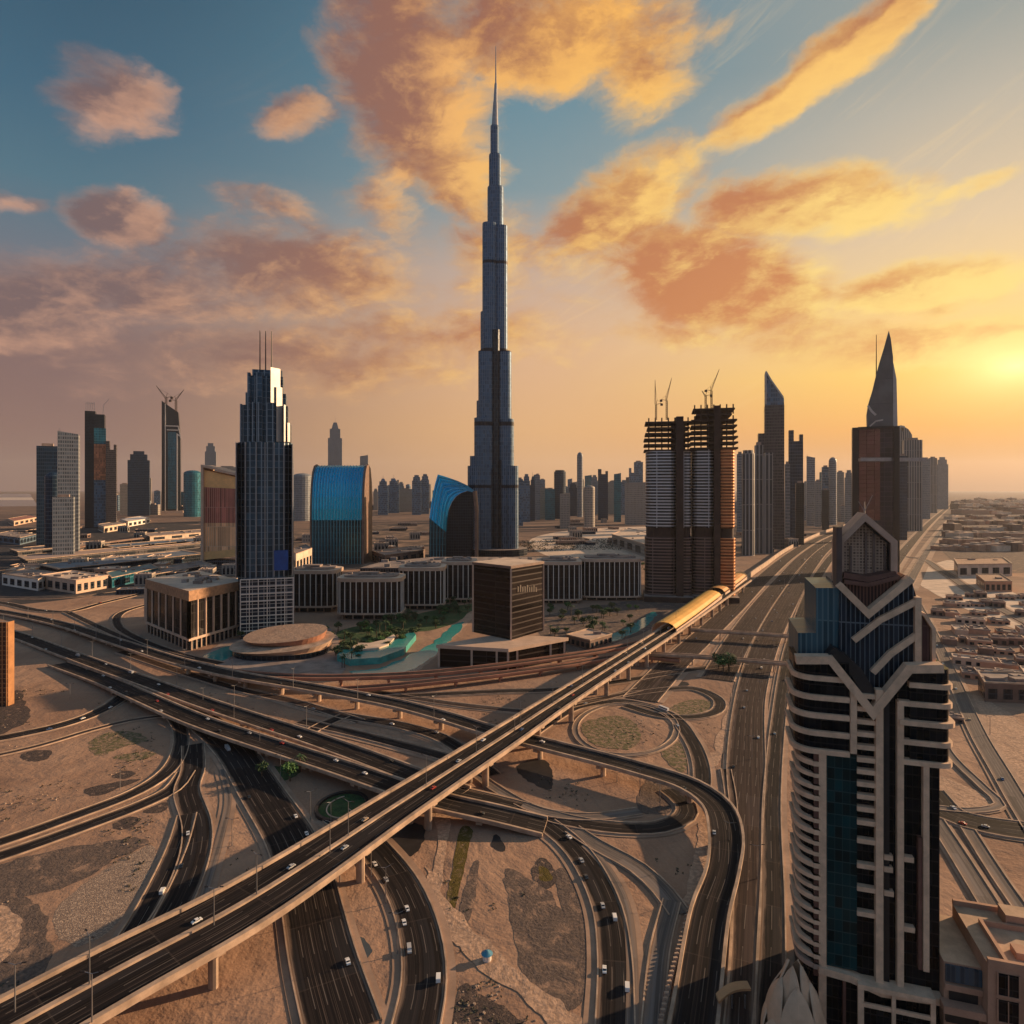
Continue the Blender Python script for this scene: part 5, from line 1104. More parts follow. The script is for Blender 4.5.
# stepped podium building right of the tower
t2 = thing('podium_building', 'terracotta stepped building with roof terrace at the foot of the near tower', 'building', (AX, AY, 0), rot=-TH)
SAL = plain('terracotta_render', (.43, .24, .155), .8, 0, .15, .2); SALT = plain('terrace_paving', (.46, .31, .205), .9, 0, .2, .3)
u0 = W_ + .05; z = 33.0; u1 = u0 + 42
def pbx(nm, m_, a, b_, c, d, e, f_): mb = MB(); mb.box(a, b_, c, d, e, f_, 0, 1 if isinstance(m_, list) and len(m_) > 1 else None); return mb.build(nm, m_, t2)
pbx('main_block', [SAL, SALT], u0 + 9, u1, -6, 20, 0, z)
pbx('west_block', [SAL, SALT], u0, u0 + 8.98, -2, 20, 0, z - 4)
for a, b_, c, d in ((u0 + 9, u1, -6.3, -5.2), (u0 + 9, u1, 19.2, 20.3), (u1 - .8, u1 + .3, -5.19, 19.19), (u0 + 13, u0 + 13.9, -5.19, 12), (u0 + 13.91, u1 - 6, 11, 11.9)): pbx('parapet', SAL, a, b_, c, d, z + .01, z + 1.5)
pbx('roof_hatch', SAL, u0 + 17, u0 + 20, -2, 2, z + .02, z + 1.9); pbx('roof_room', [SAL, SALT], u0 + 20, u0 + 27, 12.5, 18, z + .02, z + 3.4)
pbx('blue_glazing', facade('blue_shop_glass', (.04, .075, .11), (.07, .09, .11), 8, 1.1, .02, .2, .2, .3), u0 + .3, u0 + 8.9, -2.6, -2.05, z - 9, z - 4.5)
pbx('terrace_band', SAL, u0 - .0, u0 + 8.9, -3.2, -2.02, z - 11, z - 9.4); pbx('terrace_band', SAL, u0 - 1, u0 + 8.9, -5.5, -2.03, z - 16, z - 14); pbx('dark_opening', DARK, u0 + 1.2, u0 + 8, -2.4, -2.06, z - 14, z - 11.05); pbx('dark_opening', DARK, u0 + .3, u0 + 8, -2.9, -2.07, z - 20, z - 16.1)
for k in range(5):
    for j in range(4):
        a, zz_ = u0 + 11.2 + k * 6.6, z - 7.4 - j * 7; o = pbx('window', [G_DK], a, a + 4.6, -6.35, -6.05, zz_, zz_ + 5.6)
        f_ = MB(); f_.box(a + 2.2, a + 2.4, -6.5, -6.36, zz_, zz_ + 5.6); f_.box(a - .3, a, -6.6, -6.06, zz_ - .3, zz_ + 5.9); f_.box(a + 4.6, a + 4.9, -6.6, -6.06, zz_ - .3, zz_ + 5.9); f_.box(a, a + 4.6, -6.6, -6.06, zz_ - .3, zz_); f_.build('window_frame', SAL, o)

# lotus pavilion
d1 = 172.0; cx, cy = X(795, d1 + 8), d1 + 8
t = thing('lotus_pavilion', 'petal shaped tan roof like a closed lotus at the foot of the near tower', 'pavilion', (cx, cy, 0))
PET = plain('tan_petal_shell', (.58, .40, .265), .6, .05, .12, .35)
mb = MB(); mb.prism(poly_round(cx, cy, 6.5, 6.5, 2, 24), 0, 12); mb.build('base_drum', F_DARK, t)
def petal(ang, r0, hgt, wd, z0, bul, tipr, nm='petal'):
    mb = MB(); n, m_ = 12, 8; ca, sa_ = cos(ang), sin(ang)
    def pt(i, k, s_):
        f = i / n; g_ = k / m_ * 2 - 1; wv = wd * (1 - f ** 1.7) ** .8 * (.82 + .5 * f)
        r = r0 + bul * sin(pi * f * .75) - (r0 - tipr) * f ** 2.4 - s_ - abs(g_) ** 1.6 * wv * .2 + .5 * (1 - abs(g_)) * f
        return (cx + r * ca - g_ * wv * sa_, cy + r * sa_ + g_ * wv * ca, z0 + hgt * f)
    for s_ in (0, .4):
        for i in range(n):
            for k in range(m_): q = [pt(i, k, s_), pt(i, k + 1, s_), pt(i + 1, k + 1, s_), pt(i + 1, k, s_)]; mb.face(q if not s_ else q[::-1])
    for i in range(n):
        for k in (0, m_): mb.face([pt(i, k, 0), pt(i + 1, k, 0), pt(i + 1, k, .4), pt(i, k, .4)])
    mb.build(nm, PET, t)
va = atan2(-cy, -cx)
for k in range(5): petal(va + .75 + 2 * pi * k / 5, 8.4, 13, 6.8, 1.5, 1.0, 5.6)
for k in range(5): petal(va + .12 + 2 * pi * k / 5, 6.8, 20, 6.0, 2.5, 1.3, 3.0)
for k in range(4): petal(va - .4 + 2 * pi * k / 4, 4.4, 23, 5.0, 3.5, 1.2, .9)

# curved canopy by the road
t = thing('curved_canopy', 'small curved tan canopy beside the lotus pavilion and highway', 'canopy', (*G(732, 1012), 0))
x, y = G(732, 1010); mb = MB(); n = 12
for k in range(n):
    a, b_ = k / n, (k + 1) / n; f = lambda s_: (x - 5 + 11 * s_, y - 1.5 + 3.5 * s_ + 1.6 * sin(pi * s_), 4.3 + 1.2 * s_)
    p, q = f(a), f(b_)
    for z_, fl in ((0, 0), (.7, 1)): mb.face([(p[0], p[1] - 1.6, p[2] + z_), (q[0], q[1] - 1.6, q[2] + z_), (q[0], q[1] + 1.6, q[2] + z_), (p[0], p[1] + 1.6, p[2] + z_)])
    for s_ in (-1.6, 1.6): mb.face([(p[0], p[1] + s_, p[2]), (q[0], q[1] + s_, q[2]), (q[0], q[1] + s_, q[2] + .7), (p[0], p[1] + s_, p[2] + .7)])
mb.build('canopy_roof', plain('orange_tan_roof', (.5, .27, .13), .6, 0, .1, .4), t)
mb = MB()
for s_ in (-4, 0, 4): mb.bar((x + s_, y, 0), (x + s_, y, 4.6), .25, 0, 8)
mb.build('post', STEEL, t)

# left edge lattice building
t = thing('lattice_block', 'orange lattice fronted block cut off by the left edge of the photo', 'building', (*G(0, 706), 0))
d1 = H * F / (706 - HY); x1 = X(7.5, d1); zt = Z(622, d1); ORL = plain('orange_render', (.36, .17, .07), .8, 0, .2, .15)
mb = MB(); mb.box(x1 - 42, x1, d1, d1 + 5, 0, zt - .5, 0, 1); mb.build('wall', [plain('burnt_brown_render', (.12, .05, .03), .8, 0, .3, .2), ROOFG], t)  # dark brown wall set behind the orange lattice
mb = MB()
for k in range(18): z_ = zt * (k + 1) / 18; mb.box(x1 - 42.2, x1 + .3, d1 - .9, d1 - .02, z_ - .5, z_)
for k in range(15): xx_ = x1 - 42 + 42 * k / 14; mb.box(xx_ - .35, xx_ + .35, d1 - 1.3, d1 - .92, 0, zt)
for k in range(7): yy_ = d1 + 5 * k / 6; mb.box(x1 + .02, x1 + .8, yy_ - .4, yy_ + .4, 0, zt)
mb.build('lattice', ORL, t)

# yellow canopy over the end of the diagonal flyover
def canopy(key, label, pts, z, w_, h, mroof):
    pa = path(pts, w_, z, 6); c0 = pa[len(pa) // 2][0]; t = thing('tube_canopy', label, 'canopy', (c0.x, c0.y, 0), 'canopy tubes at the end of the diagonal flyover')
    mb = MB(); n = 8
    for s_, k_ in ((1, 0), (.94, -.4)):
        for (a, na, ha, ra), (b_, nb, hb, rb) in zip(pa, pa[1:]):
            for k in range(n):
                f = lambda c, nn, hh, q: c + nn * (cos(pi * q / n) * hh * s_) + Vector((0, 0, max(.35, sin(pi * q / n)) ** .8 * h + k_))
                mb.face([f(a, na, ha, k), f(b_, nb, hb, k), f(b_, nb, hb, k + 1), f(a, na, ha, k + 1)])
    mb.build('shell_roof', mroof, t, True)
    mb = MB(); wall(mb, pa, lambda hh: -hh - .3, lambda hh: -hh + .4, -2, 2.6); wall(mb, pa, lambda hh: hh - .4, lambda hh: hh + .3, -2, 2.6); mb.build('side_wall', CREAM, t)
canopy('c1', 'yellow curved canopy over the far end of the broad diagonal flyover', [(664, 631), (686, 616), (712, 597)], 16, 25, 9, YELLOW)
canopy('c2', 'paler short canopy piece beyond the yellow canopy near the unfinished towers', [(716, 594), (728, 586), (740, 577)], 15, 24, 9, plain('amber_canopy', (.6, .3, .1), .5, 0, .2, .05))
t = thing('noise_wall', 'long pale barrier wall curving along the far edge of the highway', 'wall', (*G(780, 556), 0))
pa = path([(742, 586), (752, 576), (766, 566), (782, 554), (800, 544), (822, 534), (846, 526)], 2, 0, 20); mb = MB(); wall(mb, pa, lambda h: -1, lambda h: 1, 0, 9); mb.build('wall_face', CONC, t)

# ------------------------------------------------------------------ low buildings, one thing each: corner pixels (front, left, right), height
def low(nm, lab, f, l, r, h, wall_, roof, fac=None, plant=4, cat='building'):
    f, l, r = G(*f), G(*l), G(*r); t = thing(nm, lab, cat, (*f, 0)); Q = quadpoly(f, l, r); rq = random.Random(int(f[0] * 10))
    mb = MB(); mb.prism(Q, 0, h, 0, 1); mb.build('wall', [wall_, roof], t)
    c_ = Vector((sum(p[0] for p in Q) / 4, sum(p[1] for p in Q) / 4)); Q2 = [tuple(c_ + (Vector(p) - c_) * 1.02) for p in Q]; Q3 = [tuple(c_ + (Vector(p) - c_) * .97) for p in Q]
    mb = MB()
    for i in range(4): mb.prism([Q2[i], Q2[(i + 1) % 4], Q3[(i + 1) % 4], Q3[i]], h + .01, h + 1.2, 0, 0, True)
    mb.build('parapet', CREAM if roof is ROOFB else CONC, t)
    for k in range(plant):
        s_, q = rq.uniform(.12, .8), rq.uniform(.12, .8); x = f[0] + (l[0] - f[0]) * s_ + (r[0] - f[0]) * q; y = f[1] + (l[1] - f[1]) * s_ + (r[1] - f[1]) * q; b_ = rq.uniform(2, 6)
        mb = MB(); mb.box(x - b_, x + b_, y - b_ * .6, y + b_ * .6, h + .02 + k * .004, h + rq.uniform(1.2, 3)); mb.build('roof_plant', ROOFG, t)
    for a, b_ in ((l, f), (f, r)):
        n = 5; nn = Vector((b_[1] - a[1], -(b_[0] - a[0]))).normalized()
        for k in range(n):
            p, q = Vector(a) + (Vector(b_) - Vector(a)) * ((k + .2) / n), Vector(a) + (Vector(b_) - Vector(a)) * ((k + .8) / n)
            mb = MB(); mb.prism([tuple(p + nn * .25), tuple(q + nn * .25), tuple(q - nn * .1), tuple(p - nn * .1)], h * .18, h * .72, bot=True); mb.build('opening', F_DARK, t)
    return t
low('warehouse', 'cream walled warehouse with a dark doorway at the left beyond the highway', (76, 594), (40, 588), (108, 588), 20, CREAM, ROOFB, plant=9)
low('warehouse', 'pale long shed joined to the left of the cream walled warehouse', (38, 591), (2, 585), (60, 584), 18, WHITE, ROOFG, plant=6)
low('shed', 'teal roofed shed right of the cream walled warehouse', (112, 588), (106, 582), (158, 577), 16, F_TEAL, plain('teal_roof', (.05, .13, .14), .5, 0, .3, .05), plant=3)
low('station_hall', 'long flat roofed hall with pale edge in the left mid distance', (28, 566), (20, 562), (200, 548), 12, F_BRN, plain('pink_grey_roof', (.36, .26, .22), .8, 0, .2, .02), plant=0)
low('station_hall', 'long blue grey roofed hall behind the teal roofed shed', (60, 577), (40, 572), (205, 560), 14, F_DARK, plain('blue_grey_roof', (.15, .18, .21), .6, .2, .3, .03), plant=8)
low('shed', 'white roofed oval shed under the white framed tower', (128, 527), (120, 524), (150, 523), 22, WHITE, WHITE, plant=0)
low('shed', 'low pale shed beside the foot of the brown notched tower', (104, 533), (98, 530), (126, 529), 22, ROOFB, ROOFG, plant=1)
low('shed', 'red roofed low shed at the far left shore', (14, 526), (8, 523), (38, 521), 20, CREAM, plain('faded_red_roof', (.33, .13, .09), .8, 0, .3, .02), plant=0)
low('shed', 'blue walled low shed left of the two far left slab towers', (20, 545), (-8, 541), (36, 541), 20, F_BLUE, ROOFG, plant=3)
low('shed', 'pale banded block between the three mast tower and square blue building', (296, 580), (290, 574), (312, 572), 45, ROOFB, ROOFG, plant=1)
low('desert_block', 'sandy block with a dark arcade front on the right desert', (958, 577), (954, 570), (1012, 576), 22, ROOFB, LSAND, plant=3)
low('desert_block', 'sandy windowless block below the arcade fronted desert block', (985, 592), (976, 584), (1012, 592), 16, SAL, LSAND, plant=1)
low('depot', 'brown flat depot with a shadowed front at the right edge', (985, 702), (978, 690), (1062, 705), 14, BROWN, ROOFG, plant=5)
low('depot', 'pale roofed depot beside the arched blue building behind the mall', (652, 560), (612, 545), (664, 548), 30, F_BEIGE, ROOFB, plant=4)
low('kiosk', 'small brown kiosk on the plaza at the right of the dark cube', (590, 650), (566, 644), (612, 643), 9, BROWN, CREAM, plant=1)
def fill(protos, nm, cat, grp, labs, mats, sizes, spots, rz, seed):
    rq = random.Random(seed); pr = []
    for k in range(len(sizes)):
        hw, dp, h = sizes[k]; t = thing(nm, 'proto', cat, (0, 0, 0), grp, rot=0); mb = MB(); mb.box(-hw, hw, -dp, dp, 0, h, 0, 1); mb.build('wall', mats[k], t)
        mb = MB()
        for x0, x1, y0, y1 in ((-hw - .2, hw + .2, -dp - .2, -dp + .5), (-hw - .2, hw + .2, dp - .5, dp + .2), (-hw - .2, -hw + .5, -dp + .51, dp - .51), (hw - .5, hw + .2, -dp + .51, dp - .51)): mb.box(x0, x1, y0, y1, h + .01, h + 1.1)
        mb.build('parapet', mats[k][1] if k % 2 else CREAM, t); mb = None
        for q in range(3): x, y, e = rq.uniform(-hw * .7, hw * .7), rq.uniform(-dp * .7, dp * .7), rq.uniform(.8, 2.2); mb = MB(); mb.box(x - e, x + e, y - e * .7, y + e * .7, h + .02 + q * .004, h + rq.uniform(1.3, 2.6)); mb.build('roof_plant', ROOFG, t)
        mb = MB()
        n = max(2, int(hw / 3))
        for q in range(n): x = -hw + 2 * hw * (q + .5) / n; mb.box(x - hw / n * .55, x + hw / n * .55, -dp - .15, -dp + .1, h * .15, h * .7)
        mb.build('shopfront', F_DARK, t); mb = MB(); mb.box(hw - .1, hw + .15, -dp * .6, dp * .6, h * .2, h * .7); mb.build('side_glazing', F_DARK, t); pr.append(t)
    for (px, py) in spots:
        k = rq.randrange(len(sizes)); g = G(px, py)
        if near_road(*g, 6) or near_road(g[0] + sizes[k][0], g[1], 6) or near_road(g[0] - sizes[k][0], g[1], 6): continue
        sc_ = rq.uniform(.8, 1.25)
        if pr[k]['label'] == 'proto': pr[k].location = (*g, 0); pr[k].rotation_euler.z = rz; pr[k]['label'] = labs[k]; pr[k].scale = (sc_,) * 3
        else: dup(pr[k], (*g, 0), rz + rq.choice((0, 0, pi / 2)) + rq.uniform(-.05, .05), labs[k], grp, sc_)
    for t in pr:
        if t['label'] == 'proto':
            for c in list(t.children): bpy.data.objects.remove(c)
            bpy.data.objects.remove(t)
rw = random.Random(4); ws = []
for row in range(11):
    py = 598 + row * 7.6 + row * row * .3
    for c in range(11):
        px = 932 + row * 3.0 + c * (12 + row * .9) + rw.uniform(-2, 2)
        if rw.random() > .16 and px < 1040 and not (970 < px < 1064 and 686 < py < 712): ws.append((px, py + rw.uniform(-1.5, 1.5)))
fill(None, 'workshop', 'building', 'workshops on the right lot', ['pale roofed workshop on the lot right of the near tower', 'wide cream roofed workshop on the lot right of the near tower', 'small brown roofed workshop on the lot right of the near tower', 'grey roofed workshop on the lot right of the near tower'],
    [[SAL, LSAND], [CREAM, ROOFB], [BROWN, SHOULD], [SAL, ROOFG]], [(9, 7, 4.5), (13, 6, 5), (6, 6, 6), (10, 8, 4)], ws, -.5, 5)
ws = [(rw.uniform(4, 232), rw.uniform(520, 598)) for _ in range(75)] + [(rw.uniform(296, 312), rw.uniform(540, 560)) for _ in range(5)] + [(rw.uniform(374, 428), rw.uniform(524, 562)) for _ in range(20)] + [(rw.uniform(560, 648), rw.uniform(520, 545)) for _ in range(26)] + [(rw.uniform(740, 800), rw.uniform(532, 552)) for _ in range(12)]
ws = [p for p in ws if not any(abs(p[0] - a) < b_ and abs(p[1] - c) < e for a, b_, c, e in ((57, 26, 552, 12), (100, 20, 528, 8), (60, 60, 590, 9), (218, 24, 564, 8)))]
fill(None, 'depot_shed', 'building', 'low sheds of the middle distance', ['long grey roofed shed in the middle distance', 'beige flat roofed shed in the middle distance', 'dark roofed shed in the middle distance', 'tall pale shed in the middle distance', 'blue roofed shed in the middle distance'],
    [[BROWN, ROOFG], [SAL, ROOFB], [F_DARK, F_DARK], [F_BEIGE, ROOFB], [F_NAVY, F_BLUE]], [(34, 12, 9), (20, 14, 12), (26, 16, 8), (14, 11, 20), (28, 12, 9)], ws, .25, 6)
ws = [(rw.uniform(945, 1020), rw.uniform(720, 780)) for _ in range(7)]
fill(None, 'site_cabin', 'cabin', 'cabins on the pale lot', ['small dark cabin on the pale lot at the right edge', 'small pale cabin on the pale lot at the right edge'], [[BROWN, ROOFG], [CREAM, ROOFB]], [(4, 3, 3), (5, 3, 3.2)], ws, -.5, 8)
HP = []; rh = random.Random(9)
for k in range(4):
    t = thing('desert_house', 'proto', 'house', (0, 0, 0), 'houses of the dense desert district', rot=0); hw, dp, h = ((14, 12, 9), (20, 10, 7), (10, 10, 12), (26, 12, 8))[k]
    mb = MB(); mb.box(-hw, hw, -dp, dp, 0, h, 0, 1); mb.build('wall', [(SAL, ROOFB, BROWN, SAL)[k], (ROOFG, LSAND, ROOFB, BROWN)[k]], t); mb = MB(); mb.box(-hw * .4, hw * .1, -dp * .3, dp * .5, h + .01, h + 2.5); mb.build('roof_room', ROOFB, t); HP.append(t)
hs = []
for row in range(11):
    py = 501 + row ** 1.45 * 1.75
    for c in range(15):
        px = 962 - row * 1.5 + c * (5.5 + row * .5) + rh.uniform(-2, 2)
        if px < 1045 and not (948 < px < 1020 and 566 < py < 596): hs.append((px, py + rh.uniform(-.5, .5)))
for i, (px, py) in enumerate(hs):
    k = rh.randrange(4); g = G(px, py); lb = ('small salmon house with grey roof', 'long beige house with sand roof', 'tall brown house with beige roof', 'long salmon house with brown roof')[k] + ' in the dense district on the right desert'
    if near_road(*g, 6): continue
    if HP[k]['label'] == 'proto': HP[k].location = (*g, 0); HP[k].rotation_euler.z = .3; HP[k]['label'] = lb; HP[k].scale = (1.5, 1.5, 1.2)
    else: o = dup(HP[k], (*g, 0), .3 + rh.uniform(-.15, .15), lb, None, rh.uniform(1.1, 2.2) * (1 if py > 515 else 1.6))
low('station_hall', 'dark long shed nearest the two far left slab towers', (18, 556), (10, 553), (110, 546), 10, F_BRN, ROOFG, plant=6)
low('station_hall', 'pale edged long shed at the left below the white framed tower', (150, 541), (142, 538), (232, 534), 14, ROOFB, ROOFG, plant=5)
low('station_hall', 'blue roofed long shed reaching under the orange curved hotel', (120, 554), (104, 550), (215, 545), 12, F_NAVY, plain('slate_blue_roof', (.11, .15, .19), .6, .2, .3, .02), plant=7)
low('station_hall', 'grey long shed in front of the orange curved hotel', (150, 582), (138, 577), (212, 570), 11, F_DARK, ROOFG, plant=6)
low('station_hall', 'brown shed between the two blue curved buildings', (385, 566), (372, 561), (425, 560), 22, BROWN, ROOFG, plant=4)

# elevated rail line far left
t = thing('rail_viaduct', 'dark elevated rail line on many columns behind the left sheds', 'viaduct', (*G(130, 540), 0))
pa = path([(60, 551, 10), (100, 543, 10), (150, 537, 10), (203, 532, 10)], 12, 10, 25); mb = MB(); wall(mb, pa, lambda h: -h, lambda h: h, -3, 1.5); mb.build('rail_deck', BROWN, t)
for c, n, h, r in pa[::2]:
    mb = MB(); mb.box(c.x - 2, c.x + 2, c.y - 2, c.y + 2, 0, 7); mb.build('column', RUST, t)

# ribbed fence by the curved ramp
t = thing('ribbed_fence', 'ribbed tan retaining fence along the curving ramp at the bottom', 'fence', (*G(668, 960), 0))
pa = path([(690, 912), (681, 945), (670, 985), (660, 1030)], 1, 0, 2.2); mb = MB(); wall(mb, pa, lambda h: -.25, lambda h: .25, 0, 2.6); mb.build('fence_panel', SHOULD, t)
for c, n, h, r in pa: mb = MB(); mb.box(c.x - .55, c.x + .9, c.y - .3, c.y + .3, 0, 3.1); mb.build('fence_rib', CONC, t)

# ------------------------------------------------------------------ trees
def leafmat(nm, c):
    m, b = mat(nm); oi = T.nodes.new('ShaderNodeObjectInfo'); n = noise(pos(), .9, 3)
    col = mixc(sstep(n, .3, .7), tuple(x * .55 for x in c), tuple(x * 1.3 for x in c)); put(b.inputs['Base Color'], col); b.inputs['Roughness'].default_value = .8; return m
LEAF = [leafmat('deep_leaf', (.035, .075, .022)), leafmat('olive_leaf', (.06, .085, .03)), leafmat('bright_leaf', (.05, .13, .03))]
BARK = plain('bark', (.10, .065, .04), .9)
def crown(mb, r3, cx, cy, cz, rx, rz, n, s0):
    for k in range(n):
        a = r3.uniform(0, 2 * pi); e = r3.uniform(-1, 1); rad = r3.uniform(.45, 1.0) * (1 + .25 * sin(3 * a + e * 4)); c = sqrt(1 - e * e)
        p = Vector((cx + rx * rad * c * cos(a), cy + rx * rad * c * sin(a), cz + rz * rad * e)); u = Vector((r3.gauss(0, 1), r3.gauss(0, 1), r3.gauss(0, .6))).normalized(); w_ = u.cross(Vector((r3.gauss(0, 1), r3.gauss(0, 1), r3.gauss(0, 1)))).normalized(); s_ = s0 * r3.uniform(.6, 1.4)
        mb.face([p - u * s_, p + w_ * s_ * .6, p + u * s_, p - w_ * s_ * .6])
TREES = []
for k in range(4):
    t = thing('garden_tree' if k < 3 else 'palm_tree', 'proto', 'tree', (0, 0, 0), 'trees of the mall gardens', rot=0); r3 = random.Random(k)
    mb = MB()
    if k < 3:
        mb.bar((0, 0, 0), (.3, .2, 3.4), (.4, .22), 0, 7)
        for j in range(4): a = j * 1.6 + k; mb.bar((.25, .15, 2.6), (1.6 * cos(a), 1.6 * sin(a), 4.8), (.18, .07), 0, 5)
        mb.build('trunk', BARK, t); mb = MB()
        for j in range(5): a = j * 1.3; crown(mb, r3, 1.5 * cos(a), 1.5 * sin(a), 5.4 + .5 * sin(j * 2), 2.0, 1.6, 70, .55)
        mb.build('crown', LEAF[k], t)
    else:
        mb.bar((0, 0, 0), (.2, 0, 8), (.35, .25), 0, 7); mb.build('trunk', BARK, t); mb = MB()
        for j in range(16):
            a = 2 * pi * j / 16 + r3.uniform(-.2, .2); el_ = r3.uniform(.1, .9); pr = Vector((.2, 0, 8)); d_ = Vector((cos(a), sin(a), 0)); sd = Vector((-sin(a), cos(a), 0))
            for s_ in range(5): nx = pr + d_ * .75 + Vector((0, 0, el_ * .75 - .3 * s_)); w0, w1 = .42 * (1 - s_ / 6), .42 * (1 - (s_ + 1) / 6); mb.face([pr - sd * w0, nx - sd * w1, nx + sd * w1, pr + sd * w0]); pr = nx
        mb.build('crown', LEAF[0], t)
    TREES.append(t)
r3 = random.Random(21); used = [0] * 4
TS = [(r3.uniform(335, 470), 0) for _ in range(130)]
spots = []
for px, _ in TS:
    yc = 668 - (px - 335) * .47; spots.append((px, min(yc + r3.uniform(-26, 8), 672), 'in the gardens before the mall'))
spots += [(px, 634 + r3.uniform(-4, 6), 'around the round pavilion') for px in (228, 234, 241, 318, 326, 332, 338)]
spots += [(r3.uniform(545, 640), r3.uniform(610, 640), 'on the plaza right of the dark cube') for _ in range(40)]
spots += [(r3.uniform(560, 660), r3.uniform(566, 574), 'behind the mall hall') for _ in range(10)]
spots += [(724 + r3.uniform(-5, 6), 671 + r3.uniform(-3, 2), 'clumped beside the slim footbridge') for _ in range(5)]
spots += [(262, 777, 'on the green patch under the twin flyovers'), (300, 772, 'on the green patch under the twin flyovers'), (290, 781, 'on the green patch under the twin flyovers')]
for i, (px, py, zn) in enumerate(spots):
    k = (0, 1, 0, 3, 2)[i % 5]; g = G(px, py); sp = ('dark green', 'olive', 'bright green', 'feathery palm')[k]; lb = f"{sp} tree {zn}"; s_ = r3.uniform(.9, 1.6)
    if 'clumped' in zn: s_ = 1.9
    gp = f"trees {zn}"
    if not used[k]: o = TREES[k]; o.location = (*g, 0); o.rotation_euler.z = r3.uniform(0, 6); o.scale = (s_,) * 3; o['label'] = lb; o['group'] = gp; used[k] = 1
    else: dup(TREES[k], (*g, 0), r3.uniform(0, 6), lb, gp, s_)
mb = MB(); r3 = random.Random(3)
for k in range(420):
    px, py = r3.uniform(505, 650), 0; py = 548 - abs(px - 520) * .02 + r3.uniform(-6, 4); x, y = G(px, py); s_ = r3.uniform(2.5, 6)
    for j in range(9): u = Vector((r3.gauss(0, 1), r3.gauss(0, 1), r3.gauss(0, .6))).normalized() * 1.7; p = Vector((x + r3.gauss(0, s_), y + r3.gauss(0, s_), abs(r3.gauss(3, 2)))); w_ = u.cross(Vector((0, r3.gauss(0, 1), 1))).normalized() * 1.2; mb.face([p - u, p + w_, p + u, p - w_])
tag(mb.build('tree_belt_foliage', leafmat('dusty_dark_leaf', (.05, .045, .028))), kind='stuff')

# desert scrub and stones on the open sand
mb = MB(); ms = MB(); r3 = random.Random(14); cells = {}
for pa in PATHS.values():
    for c, n, h, r in pa:
        for i in range(int((c.x - h - 3) // 6), int((c.x + h + 3) // 6) + 1):
            for j in range(int((c.y - h - 3) // 6), int((c.y + h + 3) // 6) + 1): cells[(i, j)] = 1
import mathutils
for k in range(9000):
    px, py = r3.uniform(-5, 760), 690 + 345 * r3.random() ** 1.3
    x, y = G(px, py)
    if (int(x // 6), int(y // 6)) in cells or mathutils.noise.noise((x * .02, y * .02, 2)) + .25 * mathutils.noise.noise((x * .1, y * .1, 5)) < .08: continue
    s_ = r3.uniform(.25, .8)
    if r3.random() < .6:
        for j in range(7): u = Vector((r3.gauss(0, 1), r3.gauss(0, 1), abs(r3.gauss(0, .7)))).normalized() * s_; p = Vector((x + r3.gauss(0, s_ * .6), y + r3.gauss(0, s_ * .6), .2)); w_ = u.cross(Vector((0, r3.gauss(0, 1), 1))).normalized() * s_ * .5; mb.face([p - w_, p + u, p + w_])
    else:
        b_ = s_ * .7; ms.prism([(x + b_ * r3.uniform(.6, 1.2) * cos(a), y + b_ * r3.uniform(.6, 1.2) * sin(a)) for a in (0, 1.2, 2.5, 3.8, 5.1)], 0, b_ * .8)
tag(mb.build('scrub', leafmat('grey_green_scrub', (.07, .065, .04))), kind='stuff'); tag(ms.build('rubble', plain('pale_stone', (.4, .29, .21), .9, 0, .3, .3)), kind='stuff')
# green sunken roundabout
t = thing('round_garden', 'round sunken green garden with a curved rim beside the diagonal flyover', 'garden', (*G(344, 808), 0))
x, y = G(342, 808); mb = MB(); o_ = poly_round(x, y, 13, 15, 2, 32); i_ = poly_round(x, y, 11.4, 13.4, 2, 32)
for k in range(32): q = (k + 1) % 32; mb.prism([o_[k], o_[q], i_[q], i_[k]], 0, 1.8, bot=True)
mb.build('rim_wall', DARK, t); mb = MB(); mb.prism(i_, 0, .7); mb.build('lawn', GRASS, t)
mb = MB(); o_ = poly_round(x + 2, y, 9.5, 11.5, 2, 32); i_ = poly_round(x + 2, y, 8.9, 10.9, 2, 32)
for k in range(10, 25): q = (k + 1) % 32; mb.prism([o_[k], o_[q], i_[q], i_[k]], .71, 1.0, bot=True)
mb.build('garden_path', CREAM, t)
# blue round kiosk
x, y = G(487, 960); t = thing('round_kiosk', 'small round blue roofed kiosk alone on the sand', 'kiosk', (x, y, 0))
mb = MB(); mb.prism(poly_round(x, y, 1.5, 1.5, 2, 16), 0, 2.2); mb.build('drum', WHITE, t); mb = MB(); mb.prism(poly_round(x, y, 2.0, 2.0, 2, 16), 2.21, 3.4, 0, None, True, poly1=poly_round(x, y, .3, .3, 2, 16)); mb.build('cone_roof', plain('blue_roof', (.05, .2, .3), .4, 0, .2, .5), t)

